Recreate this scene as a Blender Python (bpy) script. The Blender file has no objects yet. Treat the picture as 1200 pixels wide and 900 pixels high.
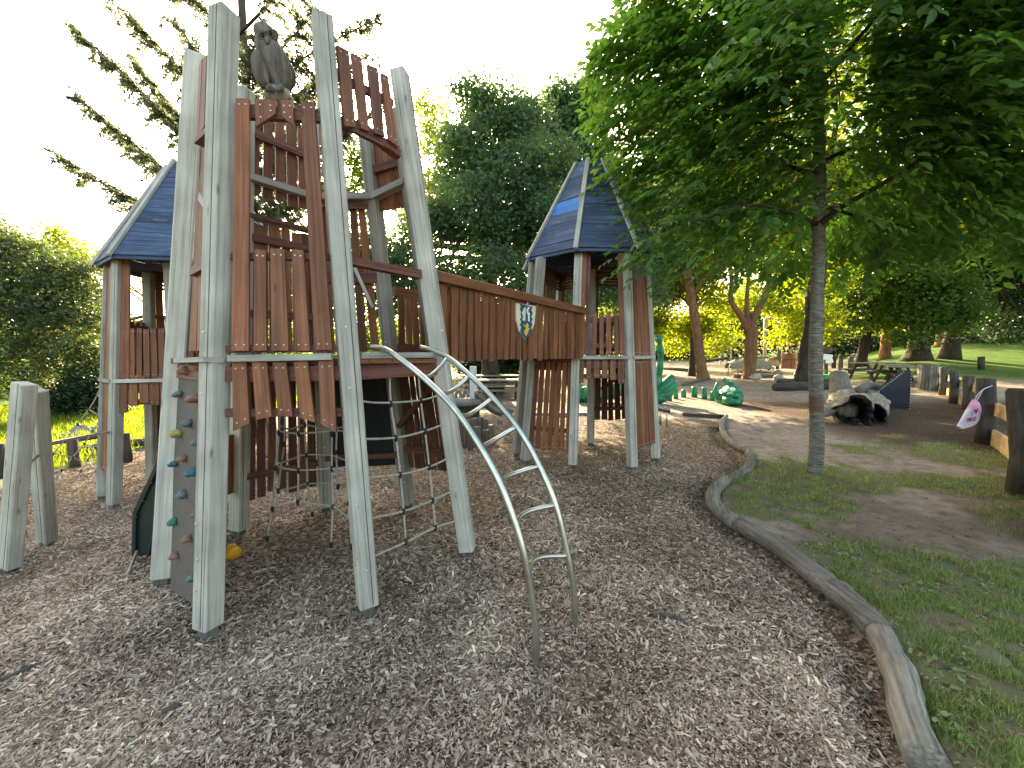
import bpy, math, random
import numpy as np
from mathutils import Vector as V, Matrix, noise
random.seed(7)
S = bpy.context.scene
C = S.collection
# ------------------------------------------------------------------ camera, world, sun, exposure
F, PIT, EYE = 455.0, math.radians(5.0), 1.6
cam = bpy.data.objects.new('camera', bpy.data.cameras.new('camera')); C.objects.link(cam)
cam.data.sensor_width = 36; cam.data.lens = 36*F/1200; cam.data.clip_start = .05; cam.data.clip_end = 3000
cam.location = (0, 0, EYE); cam.rotation_euler = (math.pi/2-PIT, 0, 0)
S.camera = cam
SUN_EL, SUN_AZ = math.radians(24.5), math.radians(-11.5)      # azimuth from +Y towards +X
w = bpy.data.worlds.new('World'); S.world = w; w.use_nodes = True
nt = w.node_tree; bg = nt.nodes['Background']; sk = nt.nodes.new('ShaderNodeTexSky')
sk.sky_type = 'NISHITA'; sk.sun_disc = False; sk.sun_elevation = SUN_EL; sk.sun_rotation = SUN_AZ
sk.air_density = 1.0; sk.dust_density = 4.0; sk.ozone_density = 0.3
wb = nt.nodes.new('ShaderNodeMix'); wb.data_type = 'RGBA'; wb.blend_type = 'MULTIPLY'; wb.inputs[0].default_value = 1; wb.inputs[7].default_value = (1.10, 1.0, .83, 1)   # warm white balance
nt.links.new(sk.outputs[0], wb.inputs[6]); nt.links.new(wb.outputs[2], bg.inputs[0]); bg.inputs[1].default_value = 0.15
sd = bpy.data.lights.new('sun', 'SUN'); sd.energy = 5.0; sd.angle = math.radians(.55); sd.color = (1, .83, .58)
so = bpy.data.objects.new('sun', sd); C.objects.link(so)
sdir = V((math.sin(SUN_AZ)*math.cos(SUN_EL), math.cos(SUN_AZ)*math.cos(SUN_EL), math.sin(SUN_EL)))
so.rotation_euler = sdir.to_track_quat('Z', 'Y').to_euler(); so.location = (0, 0, 30)
S.view_settings.view_transform = 'Standard'; S.view_settings.look = 'None'
S.view_settings.exposure = 2.62; S.view_settings.gamma = 1
S.render.engine = 'CYCLES'
S.cycles.max_bounces = 8; S.cycles.transmission_bounces = 6; S.cycles.diffuse_bounces = 5

# ------------------------------------------------------------------ survey helpers
def ray(px, py):
    a = (px-600)/F; b = (450-py)/F; c, s = math.cos(PIT), math.sin(PIT)
    return V((a, c + b*s, -s + b*c))
def at(px, py, Y):
    r = ray(px, py); return V((0, 0, EYE)) + r*(Y/r.y)
def sm(t): t = min(1, max(0, t)); return t*t*(3-2*t)
HEAP = []
def terr(x, y):
    z = -.45*sm((-x-2.2)/3.2)
    if y > 12: z += .022*(min(y, 60)-12)
    if y > 14 and x > 6: z += .08*(min(y, 75)-14)*sm((x/y-.80)/.28)
    if y > 9 and x < -3: z += .02*(min(y, 50)-9)*sm((-x-3)/4)
    return z
def bump(x, y):
    if abs(x) > 9 or y > 12: return 0
    z = .035*noise.noise((x*.9, y*.9, 3)) + .012*noise.noise((x*3.1, y*3.1, 8))
    for hx, hy, hr, hh in HEAP: z += hh*math.exp(-((x-hx)**2+(y-hy)**2)/hr**2)
    return z
def h(x, y): return terr(x, y) + bump(x, y)
def G(px, py):
    r = ray(px, py); lo, hi = .3, 400.
    z = 0
    for _ in range(40):
        Y = (z-EYE)/r.z*r.y if r.z < 0 else 60
        Y = min(max(Y, .3), 120); z = .5*z + .5*terr(r.x*Y/r.y, Y)
    p = V((0, 0, EYE)) + r*(Y/r.y); p.z = h(p.x, p.y); return p
for q in ((590, 715, .35, .05), (640, 760, .4, .03), (250, 745, .3, -.03), (700, 800, .5, -.03), (500, 620, .8, -.04), (350, 700, .6, -.03)):
    p = G(q[0], q[1]); HEAP.append((p.x, p.y, q[2], q[3]))
HEAP = list(HEAP)

# ------------------------------------------------------------------ objects
W = {}
def wm(o): return W.get(o.name, Matrix.Identity(4)) if o else Matrix.Identity(4)
def reg(o, M, parent=None):
    C.objects.link(o)
    W[o.name] = M.copy()
    if parent: o.parent = parent; o.matrix_basis = wm(parent).inverted() @ M
    else: o.matrix_basis = M
def tag(o, label=None, cat=None, group=None, kind=None):
    if label: o['label'] = label
    if cat: o['category'] = cat
    if group: o['group'] = group
    if kind: o['kind'] = kind
    return o
def thing(name, label, cat, loc, group=None):
    o = bpy.data.objects.new(name, None); o.empty_display_size = .2
    reg(o, Matrix.Translation(loc)); return tag(o, label, cat, group)
def mk(name, vs, fs, mat, parent=None, M=None, smooth=False, label=None, kind=None):
    vs = [V(v) for v in vs]
    if M is None:
        c = V((0, 0, 0))
        for v in vs: c += v
        M = Matrix.Translation(c/len(vs))
    Mi = M.inverted()
    me = bpy.data.meshes.new(name); me.from_pydata([Mi @ v for v in vs], [], fs); me.update()
    if smooth:
        me.polygons.foreach_set('use_smooth', [True]*len(me.polygons))
    if isinstance(mat, (list, tuple)):
        for m in mat: me.materials.append(m)
    else: me.materials.append(mat)
    o = bpy.data.objects.new(name, me); reg(o, M, parent)
    return tag(o, label, None, None, kind)
def fast(name, co, faces, mat, parent=None, attr=None, kind=None, smooth=False):
    """co (n,3), faces (m,k) numpy, k is 3 or 4"""
    me = bpy.data.meshes.new(name); k = faces.shape[1]; m = len(faces)
    org = co.mean(0); c2 = (co-org).astype(np.float32)
    me.vertices.add(len(co)); me.vertices.foreach_set('co', c2.ravel())
    me.loops.add(m*k); me.loops.foreach_set('vertex_index', faces.astype(np.int32).ravel())
    me.polygons.add(m); me.polygons.foreach_set('loop_start', (np.arange(m)*k).astype(np.int32))
    me.update(calc_edges=True)
    if attr is not None:
        a = me.attributes.new('rnd', 'FLOAT', 'FACE'); a.data.foreach_set('value', attr.astype(np.float32))
    if smooth: me.polygons.foreach_set('use_smooth', [True]*m)
    me.materials.append(mat)
    o = bpy.data.objects.new(name, me); reg(o, Matrix.Translation(V(org)), parent)
    return tag(o, kind=kind)
class MB:
    def __init__(s): s.v = []; s.f = []
    def add(s, vs, fs):
        n = len(s.v); s.v += [V(v) for v in vs]; s.f += [tuple(i+n for i in f) for f in fs]; return s
    def box(s, c, sz, M=None):
        x, y, z = [a/2 for a in sz]; c = V(c)
        vs = [V((i*x, j*y, k*z)) for k in (-1, 1) for j in (-1, 1) for i in (-1, 1)]
        if M: vs = [M @ v for v in vs]
        return s.add([c+v for v in vs], BOXF)
    def bar(s, a, b, wx, wy, side=V((1, 0, 0))):
        M = frame(V(a), V(b), side); L = (V(b)-V(a)).length
        vs = [M @ V((i*wx/2, j*wy/2, k*L)) for k in (0, 1) for j in (-1, 1) for i in (-1, 1)]
        return s.add(vs, BOXF)
    def tube(s, pts, r, n=8, cap=True):
        pts = [V(p) for p in pts]; rs = r if isinstance(r, (list, tuple)) else [r]*len(pts)
        base = len(s.v); u = None
        for i, p in enumerate(pts):
            d = (pts[min(i+1, len(pts)-1)]-pts[max(i-1, 0)]).normalized()
            if u is None: u = d.orthogonal().normalized()
            u = (u - d*u.dot(d)).normalized(); w_ = d.cross(u)
            for k in range(n):
                a = 2*math.pi*k/n; s.v.append(p + (u*math.cos(a)+w_*math.sin(a))*rs[i])
        for i in range(len(pts)-1):
            for k in range(n):
                a = base+i*n+k; b = base+i*n+(k+1) % n
                s.f.append((a, b, b+n, a+n))
        if cap:
            s.f.append(tuple(base+k for k in reversed(range(n))))
            s.f.append(tuple(base+(len(pts)-1)*n+k for k in range(n)))
        return s
    def blob(s, c, r, M=None, seg=10, rings=7, jit=0):
        c = V(c); base = len(s.v); r = r if isinstance(r, (tuple, list)) else (r, r, r)
        for i in range(rings+1):
            t = math.pi*i/rings
            for k in range(seg):
                a = 2*math.pi*k/seg
                v = V((math.sin(t)*math.cos(a), math.sin(t)*math.sin(a), math.cos(t)))
                if jit: v = v*(1+jit*noise.noise(v*1.7+c*3.1))
                v = V((v.x*r[0], v.y*r[1], v.z*r[2]))
                if M: v = M @ v
                s.v.append(c+v)
        for i in range(rings):
            for k in range(seg):
                a = base+i*seg+k; b = base+i*seg+(k+1) % seg
                s.f.append((a, a+seg, b+seg, b))
        return s
    def mk(s, name, mat, parent=None, smooth=False, label=None, kind=None, M=None):
        return mk(name, s.v, s.f, mat, parent, M, smooth, label, kind)
BOXF = [(0, 2, 3, 1), (4, 5, 7, 6), (0, 1, 5, 4), (2, 6, 7, 3), (0, 4, 6, 2), (1, 3, 7, 5)]
def frame(a, b, side):
    z = (b-a).normalized(); x = (side - z*side.dot(z))
    if x.length < 1e-4: x = z.orthogonal()
    x.normalize(); y = z.cross(x)
    M = Matrix((x, y, z)).transposed().to_4x4(); M.translation = a; return M
def bar(name, a, b, wx, wy, mat, parent=None, side=V((1, 0, 0)), label=None, bevel=0, wob=0):
    a, b = V(a), V(b); M = frame(a, b, side); L = (b-a).length
    n = 1 if not wob else max(2, int(L/.12))
    vs = []; fs = []
    for k in range(n+1):
        jx = random.uniform(-wob, wob) if wob else 0; jw = 1+random.uniform(-wob, wob)*6 if wob else 1
        for (i, j) in ((-1, -1), (1, -1), (1, 1), (-1, 1)):
            vs.append(M @ V((i*wx/2*jw+jx, j*wy/2, k*L/n)))
    for k in range(n):
        for q in range(4):
            s_ = k*4+q; t = k*4+(q+1) % 4; fs.append((s_, t, t+4, s_+4))
    fs += [(3, 2, 1, 0), tuple(n*4+q for q in range(4))]
    o = mk(name, vs, fs, mat, parent, M, label=label)
    if bevel:
        m = o.modifiers.new('b', 'BEVEL'); m.width = bevel; m.segments = 1; m.limit_method = 'ANGLE'
    return o
def slab(name, outer, nrm, th, mat, parent=None, label=None, nbase=2):
    """outline: world points (first two = bottom edge), extruded inwards by th along -nrm"""
    o = [V(p) for p in outer]; n = V(nrm).normalized(); k = len(o)
    bot = (o[0]+o[1])/2; top = (o[-1]+o[-2])/2 if k == 4 else sum(o[2:], V())/(k-2)
    if k == 4 and (o[1]-o[0]).length > (top-bot).length*1.3: M = frame((o[0]+o[3])/2, (o[1]+o[2])/2, n.cross((o[1]-o[0]).normalized()))
    else: M = frame(bot, top, n.cross(V((0, 0, 1))) if abs(n.z) < .9 else V((1, 0, 0)))
    vs = o + [p-n*th for p in o]
    fs = [tuple(range(k)), tuple(reversed(range(k, 2*k)))] + [(i, i+k, (i+1) % k+k, (i+1) % k) for i in range(k)]
    return mk(name, vs, fs, mat, parent, M, label=label)
def curve(pts, n=6):
    pts = [V(p) for p in pts]; out = []
    P = [pts[0]*2-pts[1]] + pts + [pts[-1]*2-pts[-2]]
    for i in range(1, len(P)-2):
        for k in range(n):
            t = k/n; a, b, c, d = P[i-1], P[i], P[i+1], P[i+2]
            out.append(.5*((2*b)+(c-a)*t+(2*a-5*b+4*c-d)*t*t+(3*b-3*c+d-a)*t**3))
    out.append(pts[-1]); return out

# ------------------------------------------------------------------ materials
def new(name):
    m = bpy.data.materials.new(name); m.use_nodes = True; n = m.node_tree
    return m, n, n.nodes['Principled BSDF']
def nd(n, t, **k):
    o = n.nodes.new(t)
    for a, b in k.items():
        if a.startswith('i_'): o.inputs[a[2:]].default_value = b
        else: setattr(o, a, b)
    return o
def ramp(n, stops):
    r = n.nodes.new('ShaderNodeValToRGB'); e = r.color_ramp.elements
    while len(e) < len(stops): e.new(.5)
    for q, (p, c) in zip(e, stops): q.position = p; q.color = (*c, 1)
    return r
def wood(name, c0, c1, c2, rough=.75, bumpk=.35, freq=38, wear=None, wearamt=.5, spec=.25):
    m, n, b = new(name); L = n.links
    tc = nd(n, 'ShaderNodeTexCoord'); mp = nd(n, 'ShaderNodeMapping'); mp.inputs['Scale'].default_value = (freq, freq, 1.6)
    oi = nd(n, 'ShaderNodeObjectInfo')
    ad = nd(n, 'ShaderNodeVectorMath', operation='ADD'); sc = nd(n, 'ShaderNodeVectorMath', operation='SCALE')
    cb = nd(n, 'ShaderNodeCombineXYZ')
    for q in range(3): L.new(oi.outputs['Random'], cb.inputs[q])
    L.new(cb.outputs[0], sc.inputs[0]); sc.inputs['Scale'].default_value = 23
    L.new(tc.outputs['Object'], ad.inputs[0]); L.new(sc.outputs[0], ad.inputs[1]); L.new(ad.outputs[0], mp.inputs[0])
    nz = nd(n, 'ShaderNodeTexNoise', i_Scale=1.0, i_Detail=6, i_Roughness=.65); L.new(mp.outputs[0], nz.inputs['Vector'])
    r = ramp(n, [(.28, c0), (.5, c1), (.75, c2)]); L.new(nz.outputs[0], r.inputs[0])
    n2 = nd(n, 'ShaderNodeTexNoise', i_Scale=3.2, i_Detail=4); L.new(ad.outputs[0], n2.inputs['Vector'])
    hs = nd(n, 'ShaderNodeHueSaturation')
    mr = nd(n, 'ShaderNodeMapRange'); mr.inputs['To Min'].default_value = .72; mr.inputs['To Max'].default_value = 1.25
    L.new(oi.outputs['Random'], mr.inputs[0])
    m2 = nd(n, 'ShaderNodeMapRange'); m2.inputs['From Min'].default_value = .3; m2.inputs['From Max'].default_value = .7
    m2.inputs['To Min'].default_value = .78; m2.inputs['To Max'].default_value = 1.18
    L.new(n2.outputs[0], m2.inputs[0])
    mu = nd(n, 'ShaderNodeMath', operation='MULTIPLY'); L.new(mr.outputs[0], mu.inputs[0]); L.new(m2.outputs[0], mu.inputs[1])
    L.new(mu.outputs[0], hs.inputs['Value']); L.new(r.outputs[0], hs.inputs['Color']); col = hs.outputs[0]
    if wear:
        n3 = nd(n, 'ShaderNodeTexNoise', i_Scale=1.2, i_Detail=8, i_Roughness=.7)
        mp3 = nd(n, 'ShaderNodeMapping'); mp3.inputs['Scale'].default_value = (9, 9, 2.2); L.new(ad.outputs[0], mp3.inputs[0]); L.new(mp3.outputs[0], n3.inputs['Vector'])
        r3 = ramp(n, [(.56, (0, 0, 0)), (.72, (wearamt,)*3)]); L.new(n3.outputs[0], r3.inputs[0])
        mx = nd(n, 'ShaderNodeMix', data_type='RGBA'); L.new(r3.outputs[0], mx.inputs[0]); L.new(col, mx.inputs[6]); mx.inputs[7].default_value = (*wear, 1)
        col = mx.outputs[2]
    mp4 = nd(n, 'ShaderNodeMapping'); mp4.inputs['Scale'].default_value = (freq*1.9, freq*1.9, 1.1); L.new(ad.outputs[0], mp4.inputs[0])
    n4 = nd(n, 'ShaderNodeTexNoise', i_Scale=1.0, i_Detail=3, i_Roughness=.5, i_Distortion=.6); L.new(mp4.outputs[0], n4.inputs['Vector'])
    r4 = ramp(n, [(.28, (.5,)*3), (.38, (1,)*3)]); L.new(n4.outputs[0], r4.inputs[0])
    mp5 = nd(n, 'ShaderNodeMapping'); mp5.inputs['Scale'].default_value = (9, 9, 2.6); L.new(ad.outputs[0], mp5.inputs[0])
    v5 = nd(n, 'ShaderNodeTexVoronoi', i_Scale=1.0); L.new(mp5.outputs[0], v5.inputs['Vector']); r5 = ramp(n, [(.04, (.5,)*3), (.11, (1,)*3)]); L.new(v5.outputs['Distance'], r5.inputs[0])
    for rr_ in (r4, r5):
        mm_ = nd(n, 'ShaderNodeMix', data_type='RGBA', blend_type='MULTIPLY'); mm_.inputs[0].default_value = 1; L.new(col, mm_.inputs[6]); L.new(rr_.outputs[0], mm_.inputs[7]); col = mm_.outputs[2]
    hh_ = nd(n, 'ShaderNodeMath', operation='ADD'); L.new(nz.outputs[0], hh_.inputs[0]); L.new(r4.outputs[0], hh_.inputs[1])
    L.new(col, b.inputs['Base Color']); b.inputs['Roughness'].default_value = rough; b.inputs['Specular IOR Level'].default_value = spec
    bp = nd(n, 'ShaderNodeBump', i_Strength=bumpk, i_Distance=.004); L.new(hh_.outputs[0], bp.inputs['Height']); L.new(bp.outputs[0], b.inputs['Normal'])
    return m
def plain(name, c, rough=.6, metal=0, var=.12, sc=12, bumpk=0, spec=.4):
    m, n, b = new(name); L = n.links
    tc = nd(n, 'ShaderNodeTexCoord'); nz = nd(n, 'ShaderNodeTexNoise', i_Scale=sc, i_Detail=5, i_Roughness=.6); L.new(tc.outputs['Object'], nz.inputs['Vector'])
    r = ramp(n, [(.3, tuple(x*(1-var*2) for x in c)), (.7, tuple(min(1, x*(1+var*2)) for x in c))]); L.new(nz.outputs[0], r.inputs[0])
    L.new(r.outputs[0], b.inputs['Base Color']); b.inputs['Roughness'].default_value = rough; b.inputs['Metallic'].default_value = metal; b.inputs['Specular IOR Level'].default_value = spec
    if bumpk:
        bp = nd(n, 'ShaderNodeBump', i_Strength=bumpk, i_Distance=.02); L.new(nz.outputs[0], bp.inputs['Height']); L.new(bp.outputs[0], b.inputs['Normal'])
    return m
def leafmat(name, c0, c1, tr, trans=.5, rough=.45):
    m, n, b = new(name); L = n.links
    a = nd(n, 'ShaderNodeAttribute', attribute_name='rnd')
    r = ramp(n, [(0, c0), (1, c1)]); L.new(a.outputs['Fac'], r.inputs[0])
    L.new(r.outputs[0], b.inputs['Base Color']); b.inputs['Roughness'].default_value = rough; b.inputs['Specular IOR Level'].default_value = .35
    t = nd(n, 'ShaderNodeBsdfTranslucent'); hs = nd(n, 'ShaderNodeMix', data_type='RGBA', blend_type='MULTIPLY'); hs.inputs[0].default_value = 1
    L.new(r.outputs[0], hs.inputs[6]); hs.inputs[7].default_value = (*tr, 1); L.new(hs.outputs[2], t.inputs['Color'])
    mx = nd(n, 'ShaderNodeMixShader'); mx.inputs[0].default_value = trans
    L.new(b.outputs[0], mx.inputs[1]); L.new(t.outputs[0], mx.inputs[2]); L.new(mx.outputs[0], n.nodes['Material Output'].inputs[0])
    return m
def bark(name, c0, c1, sc=9, bumpk=.9):
    m, n, b = new(name); L = n.links
    tc = nd(n, 'ShaderNodeTexCoord'); mp = nd(n, 'ShaderNodeMapping'); mp.inputs['Scale'].default_value = (1, 1, .28); L.new(tc.outputs['Object'], mp.inputs[0])
    nz = nd(n, 'ShaderNodeTexNoise', i_Scale=sc, i_Detail=8, i_Roughness=.72); L.new(mp.outputs[0], nz.inputs['Vector'])
    r = ramp(n, [(.34, c0), (.66, c1)]); L.new(nz.outputs[0], r.inputs[0]); L.new(r.outputs[0], b.inputs['Base Color'])
    b.inputs['Roughness'].default_value = .9; b.inputs['Specular IOR Level'].default_value = .15
    bp = nd(n, 'ShaderNodeBump', i_Strength=bumpk, i_Distance=.04); L.new(nz.outputs[0], bp.inputs['Height']); L.new(bp.outputs[0], b.inputs['Normal'])
    return m
M_POST = wood('weathered_grey_wood', (.25, .24, .20), (.38, .37, .32), (.48, .47, .42), .85, .5, 48)
M_FOOT = wood('damp_green_grey_wood', (.06, .065, .05), (.10, .11, .09), (.15, .16, .13), .85, .5, 30)
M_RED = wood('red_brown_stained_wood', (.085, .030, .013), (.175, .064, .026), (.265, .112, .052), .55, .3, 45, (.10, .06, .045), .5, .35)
M_RAIL = wood('dark_stained_and_shaded_wood', (.06, .024, .017), (.12, .048, .034), (.18, .08, .058), .55, .3, 45)  # rail stain; on the lower slats its darkness imitates shade under the deck
M_BLUE = wood('blue_painted_planks', (.024, .040, .078), (.052, .08, .145), (.095, .125, .185), .7, .8, 30, (.20, .22, .25), .85)
M_LBLUE = wood('bright_blue_planks', (.02, .13, .42), (.03, .19, .55), (.05, .24, .62), .5, .3, 30)
M_LOG = wood('weathered_log_wood', (.075, .066, .052), (.175, .16, .13), (.30, .275, .225), .9, 1.0, 44)
M_LOGD = wood('dark_log_wood', (.035, .03, .026), (.07, .06, .05), (.12, .10, .085), .9, .8, 22)
M_SAND = wood('sunny_raw_wood', (.30, .20, .09), (.42, .29, .14), (.52, .38, .2), .8, .4, 20)
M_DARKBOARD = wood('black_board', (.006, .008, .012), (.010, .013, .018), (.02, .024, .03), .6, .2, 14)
M_WALL = plain('textured_wall_board', (.105, .09, .08), .8, 0, .1, 30, .25)
M_STEEL = plain('worn_stainless_steel', (.50, .52, .46), .3, .95, .14, 7)
M_STEELD = plain('dull_steel', (.22, .21, .17), .45, .8, .2, 12)
M_ROPE = plain('beige_rope', (.34, .31, .26), .9, 0, .15, 60, .4)
M_KNOT = plain('black_plastic', (.012, .013, .016), .5, 0, .1)
M_SLIDE = plain('dark_green_black_plastic', (.012, .022, .022), .35, 0, .1)
M_YEL = plain('yellow_plastic', (.65, .33, .02), .4, 0, .05)
M_SCREW = plain('zinc_screw', (.62, .62, .6), .4, .6, .05)
M_OWL = wood('carved_grey_wood', (.05, .045, .04), (.13, .12, .10), (.24, .22, .19), .9, 1.0, 20)
M_GREEN = plain('green_gloss_paint', (.012, .16, .075), .32, 0, .22, 5)
M_WHITE = plain('white_paint', (.75, .75, .72), .5, 0, .05)
M_CREAM = plain('cream_paint', (.62, .60, .44), .5, 0, .06)
M_TEAL = plain('teal_paint', (.008, .07, .11), .5, 0, .06)
M_GOLD = plain('yellow_paint', (.62, .42, .04), .5, 0, .06)
M_NAVY = plain('navy_board', (.005, .010, .022), .6, 0, .12, 8)
M_STONE = plain('grey_stone', (.22, .21, .19), .9, 0, .18, 6, .5)
M_PSTONE = plain('pale_stone', (.45, .41, .34), .9, 0, .12, 6, .4)
M_HOLD = {k: plain('hold_'+k, c, .6, 0, .08, 20) for k, c in dict(brown=(.20, .10, .06), grey=(.10, .13, .14), teal=(.02, .12, .13), green=(.04, .15, .10), olive=(.28, .25, .06)).items()}
M_REDT = plain('red_toy_plastic', (.5, .05, .03), .5, 0, .05)
M_GRT = plain('green_toy_plastic', (.05, .35, .08), .5, 0, .05)
M_BAG = plain('pale_pink_cloth', (.58, .30, .46), .8, 0, .1, 9)
M_BAGW = plain('pale_blue_white_cloth', (.58, .52, .66), .8, 0, .06, 9)
M_INK = plain('red_print', (.5, .03, .08), .7, 0, .05)
M_INKP = plain('purple_print', (.25, .06, .2), .7, 0, .05)
M_CORD = plain('pale_cord', (.45, .45, .55), .8, 0, .05)
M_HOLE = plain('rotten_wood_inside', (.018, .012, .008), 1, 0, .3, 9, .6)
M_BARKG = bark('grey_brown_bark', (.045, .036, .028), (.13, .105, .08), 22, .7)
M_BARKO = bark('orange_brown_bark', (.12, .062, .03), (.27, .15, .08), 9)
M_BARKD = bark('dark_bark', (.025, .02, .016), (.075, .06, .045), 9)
M_LFG = leafmat('cherry_leaf', (.055, .125, .035), (.11, .20, .06), (2.0, 2.1, .6), .55)
M_LSTAND = leafmat('leaf_single', (.08, .16, .055), (.08, .16, .055), (1.9, 2.0, .55), .5)
M_LDEEP = leafmat('deep_green_leaf', (.052, .10, .055), (.10, .16, .085), (1.9, 2.0, .9), .46)
M_LMID = leafmat('mid_green_leaf', (.04, .085, .02), (.085, .14, .03), (2.4, 2.2, .4), .5)
M_LYEL = leafmat('yellow_green_leaf', (.07, .115, .012), (.15, .20, .02), (3.0, 2.5, .3), .62)
M_LMAPLE = leafmat('bronze_green_leaf', (.045, .075, .04), (.085, .11, .055), (2.1, 2.1, .7), .38)
M_LCON = leafmat('conifer_needles', (.06, .085, .07), (.12, .14, .09), (2.2, 2.0, 1.2), .5)
M_LDARK = leafmat('dark_leaf', (.010, .025, .010), (.026, .05, .018), (1.8, 1.8, .5), .3)
M_GRASS = leafmat('grass_blade', (.08, .145, .042), (.22, .27, .11), (1.8, 1.9, .5), .4)
M_GRASSY = leafmat('long_sunny_grass', (.08, .14, .015), (.18, .22, .03), (2.2, 2.0, .4), .5)
_r = [q for q in M_GRASS.node_tree.nodes if q.type == 'VALTORGB'][0].color_ramp.elements; _r[1].position = .8; _q = _r.new(1.0); _q.color = (.34, .29, .17, 1)
def chipmat(name, stops):
    m, n, b = new(name); a = nd(n, 'ShaderNodeAttribute', attribute_name='rnd'); r = ramp(n, stops)
    n.links.new(a.outputs['Fac'], r.inputs[0]); n.links.new(r.outputs[0], b.inputs['Base Color']); b.inputs['Roughness'].default_value = .85
    b.inputs['Specular IOR Level'].default_value = .2; return m
M_CHIP = chipmat('wood_chips', [(0, (.09, .06, .042)), (.3, (.225, .162, .118)), (.6, (.38, .293, .22)), (.9, (.49, .39, .30)), (.97, (.60, .50, .37)), (1, (.72, .60, .42))])
M_LITTER = chipmat('leaf_litter', [(0, (.05, .032, .02)), (.6, (.15, .10, .06)), (1, (.32, .24, .14))])

# ------------------------------------------------------------------ ground
LOGPX = [(1085, 905), (1066, 860), (1053, 800), (1030, 750), (1004, 722), (975, 697), (943, 672), (905, 643), (866, 621), (846, 606), (835, 591), (838, 578), (850, 567), (872, 557), (880, 543), (874, 530), (856, 520), (847, 508), (846, 497), (851, 489)]
LOGP = [G(*q) for q in LOGPX]
_ly = np.array([p.y for p in LOGP]); _lx = np.array([p.x for p in LOGP])
def xlog(y):
    return float(np.interp(y, _ly, _lx)) if y > _ly[0] else float(_lx[0]+(y-_ly[0])*-.05)
GR = []
for (px, py, rx, ry, s) in ((900, 560, .8, .7, .8), (985, 560, 1.1, .6, 1.2), (880, 600, .5, .4, .7), (970, 620, .45, .3, .6), (1060, 612, .6, .34, -1.0), (1075, 580, .4, .2, -.5), (940, 585, .5, .3, .9), (1000, 600, .4, .25, .6), (1000, 690, .35, .3, .7), (1110, 690, .7, .4, 1.1), (1190, 700, .6, .5, 1.2), (1150, 790, .5, .35, 1.0), (1120, 870, .35, .25, 1.0), (1200, 860, .4, .35, 1.1), (1060, 740, .3, .3, .8), (1110, 530, 1.0, .5, .9), (1180, 580, .8, .5, 1.0), (1060, 515, .7, .5, .55), (1190, 620, .5, .4, .9), (930, 650, .35, .25, .5), (1250, 740, 1, .8, 1.0), (1280, 560, 1.3, 1.0, 1.0), (1020, 800, .2, .2, 0), (1000, 530, .5, .5, .6), (920, 540, .3, .3, .5)):
    p = G(px, py); GR.append((p.x, p.y, rx, ry, s))
def gmask(x, y):
    s = 0
    for gx, gy, rx, ry, k in GR: s += k*math.exp(-((x-gx)/rx)**2-((y-gy)/ry)**2)
    return s + .55*noise.noise((x*2.3, y*2.3, 5)) - .1
def zones(x, y):
    n = noise.noise((x*.35, y*.35, 1)); xl = xlog(y)
    chips = 0.
    if y < 8.9+.5*n and x < xl+.02: chips = 1.
    if y >= 8.3 and x < 2.2 and x > -7: chips = sm((10.3+.8*n-y)/.9)
    if x < -7.2: chips *= sm((x+8.2)/1.)
    grass = 0.
    if y < 8.5 and x > xl: grass = sm((gmask(x, y)-.3+.35*noise.noise((x*5, y*5, 7)))/.5)
    litter = 0.
    if 3.2 < y < 14 and x > 5.4: litter = sm((x-5.8-.3*n)/1.2)*sm((y-4.6)/1.5)*(1-sm((y-11)/2))
    if y < 4.6 and x > xl+.1: litter = max(litter, .35*sm((noise.noise((x*1.3+4, y*1.3, 2))+.35)/.4))
    if y > 11 and x < -1.5: grass = max(grass, sm((y-13+2*n)/2)*(.6+.4*noise.noise((x, y, 0))))
    if x < -7.4: grass = max(grass, sm((-x-7.6+.6*n)/.8))
    if x > 9: grass = max(grass, sm((y-15-2*n)/3)*sm((x/y-.82-.05*n)/.08))
    if y > 33: grass = max(grass, sm((y-33-4*n)/4))
    return chips, min(1, grass), litter
xs = np.concatenate([-np.geomspace(400, 9.2, 34), np.linspace(-9, -4.1, 60), np.linspace(-4, 6, 230), np.linspace(6.1, 12, 60), np.geomspace(12.4, 400, 34)])
ys = np.concatenate([np.linspace(-30, .4, 12), np.linspace(.5, 9, 230), np.linspace(9.1, 16, 60), np.geomspace(16.4, 600, 60)])
nx, ny = len(xs), len(ys)
co = np.empty((ny, nx, 3)); zc = np.zeros((ny, nx, 4), np.float32)
for j, y in enumerate(ys):
    for i, x in enumerate(xs):
        z = h(x, y)
        if .3 < y < 9 and x < 9 and x > -7: z += .006*noise.noise((x*9, y*9, 2))
        d = x-xlog(y)
        if y < 8 and -1 < d < .6: z += (-.09*math.exp(-((d+.11)/.13)**2) + (.04*sm(d/.12)))
        co[j, i] = (x, y, z); zc[j, i, :3] = zones(x, y); zc[j, i, 3] = sm((y-12.5)/3) if x > -7 else sm((-x-7.2)/.8)
idx = np.arange(ny*nx).reshape(ny, nx)
fc = np.stack([idx[:-1, :-1], idx[:-1, 1:], idx[1:, 1:], idx[1:, :-1]], -1).reshape(-1, 4)
m, n, b = new('park_ground'); L = n.links
tc = nd(n, 'ShaderNodeTexCoord'); at_ = nd(n, 'ShaderNodeAttribute', attribute_name='zone'); sp = nd(n, 'ShaderNodeSeparateColor'); L.new(at_.outputs['Color'], sp.inputs[0])
geo = nd(n, 'ShaderNodeNewGeometry')
def nz_(s, d=6, r=.65):
    q = nd(n, 'ShaderNodeTexNoise', i_Scale=s, i_Detail=d, i_Roughness=r); L.new(geo.outputs['Position'], q.inputs['Vector']); return q
nf = nz_(55, 5); nm = nz_(7); nb = nz_(.8, 4)
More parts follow.
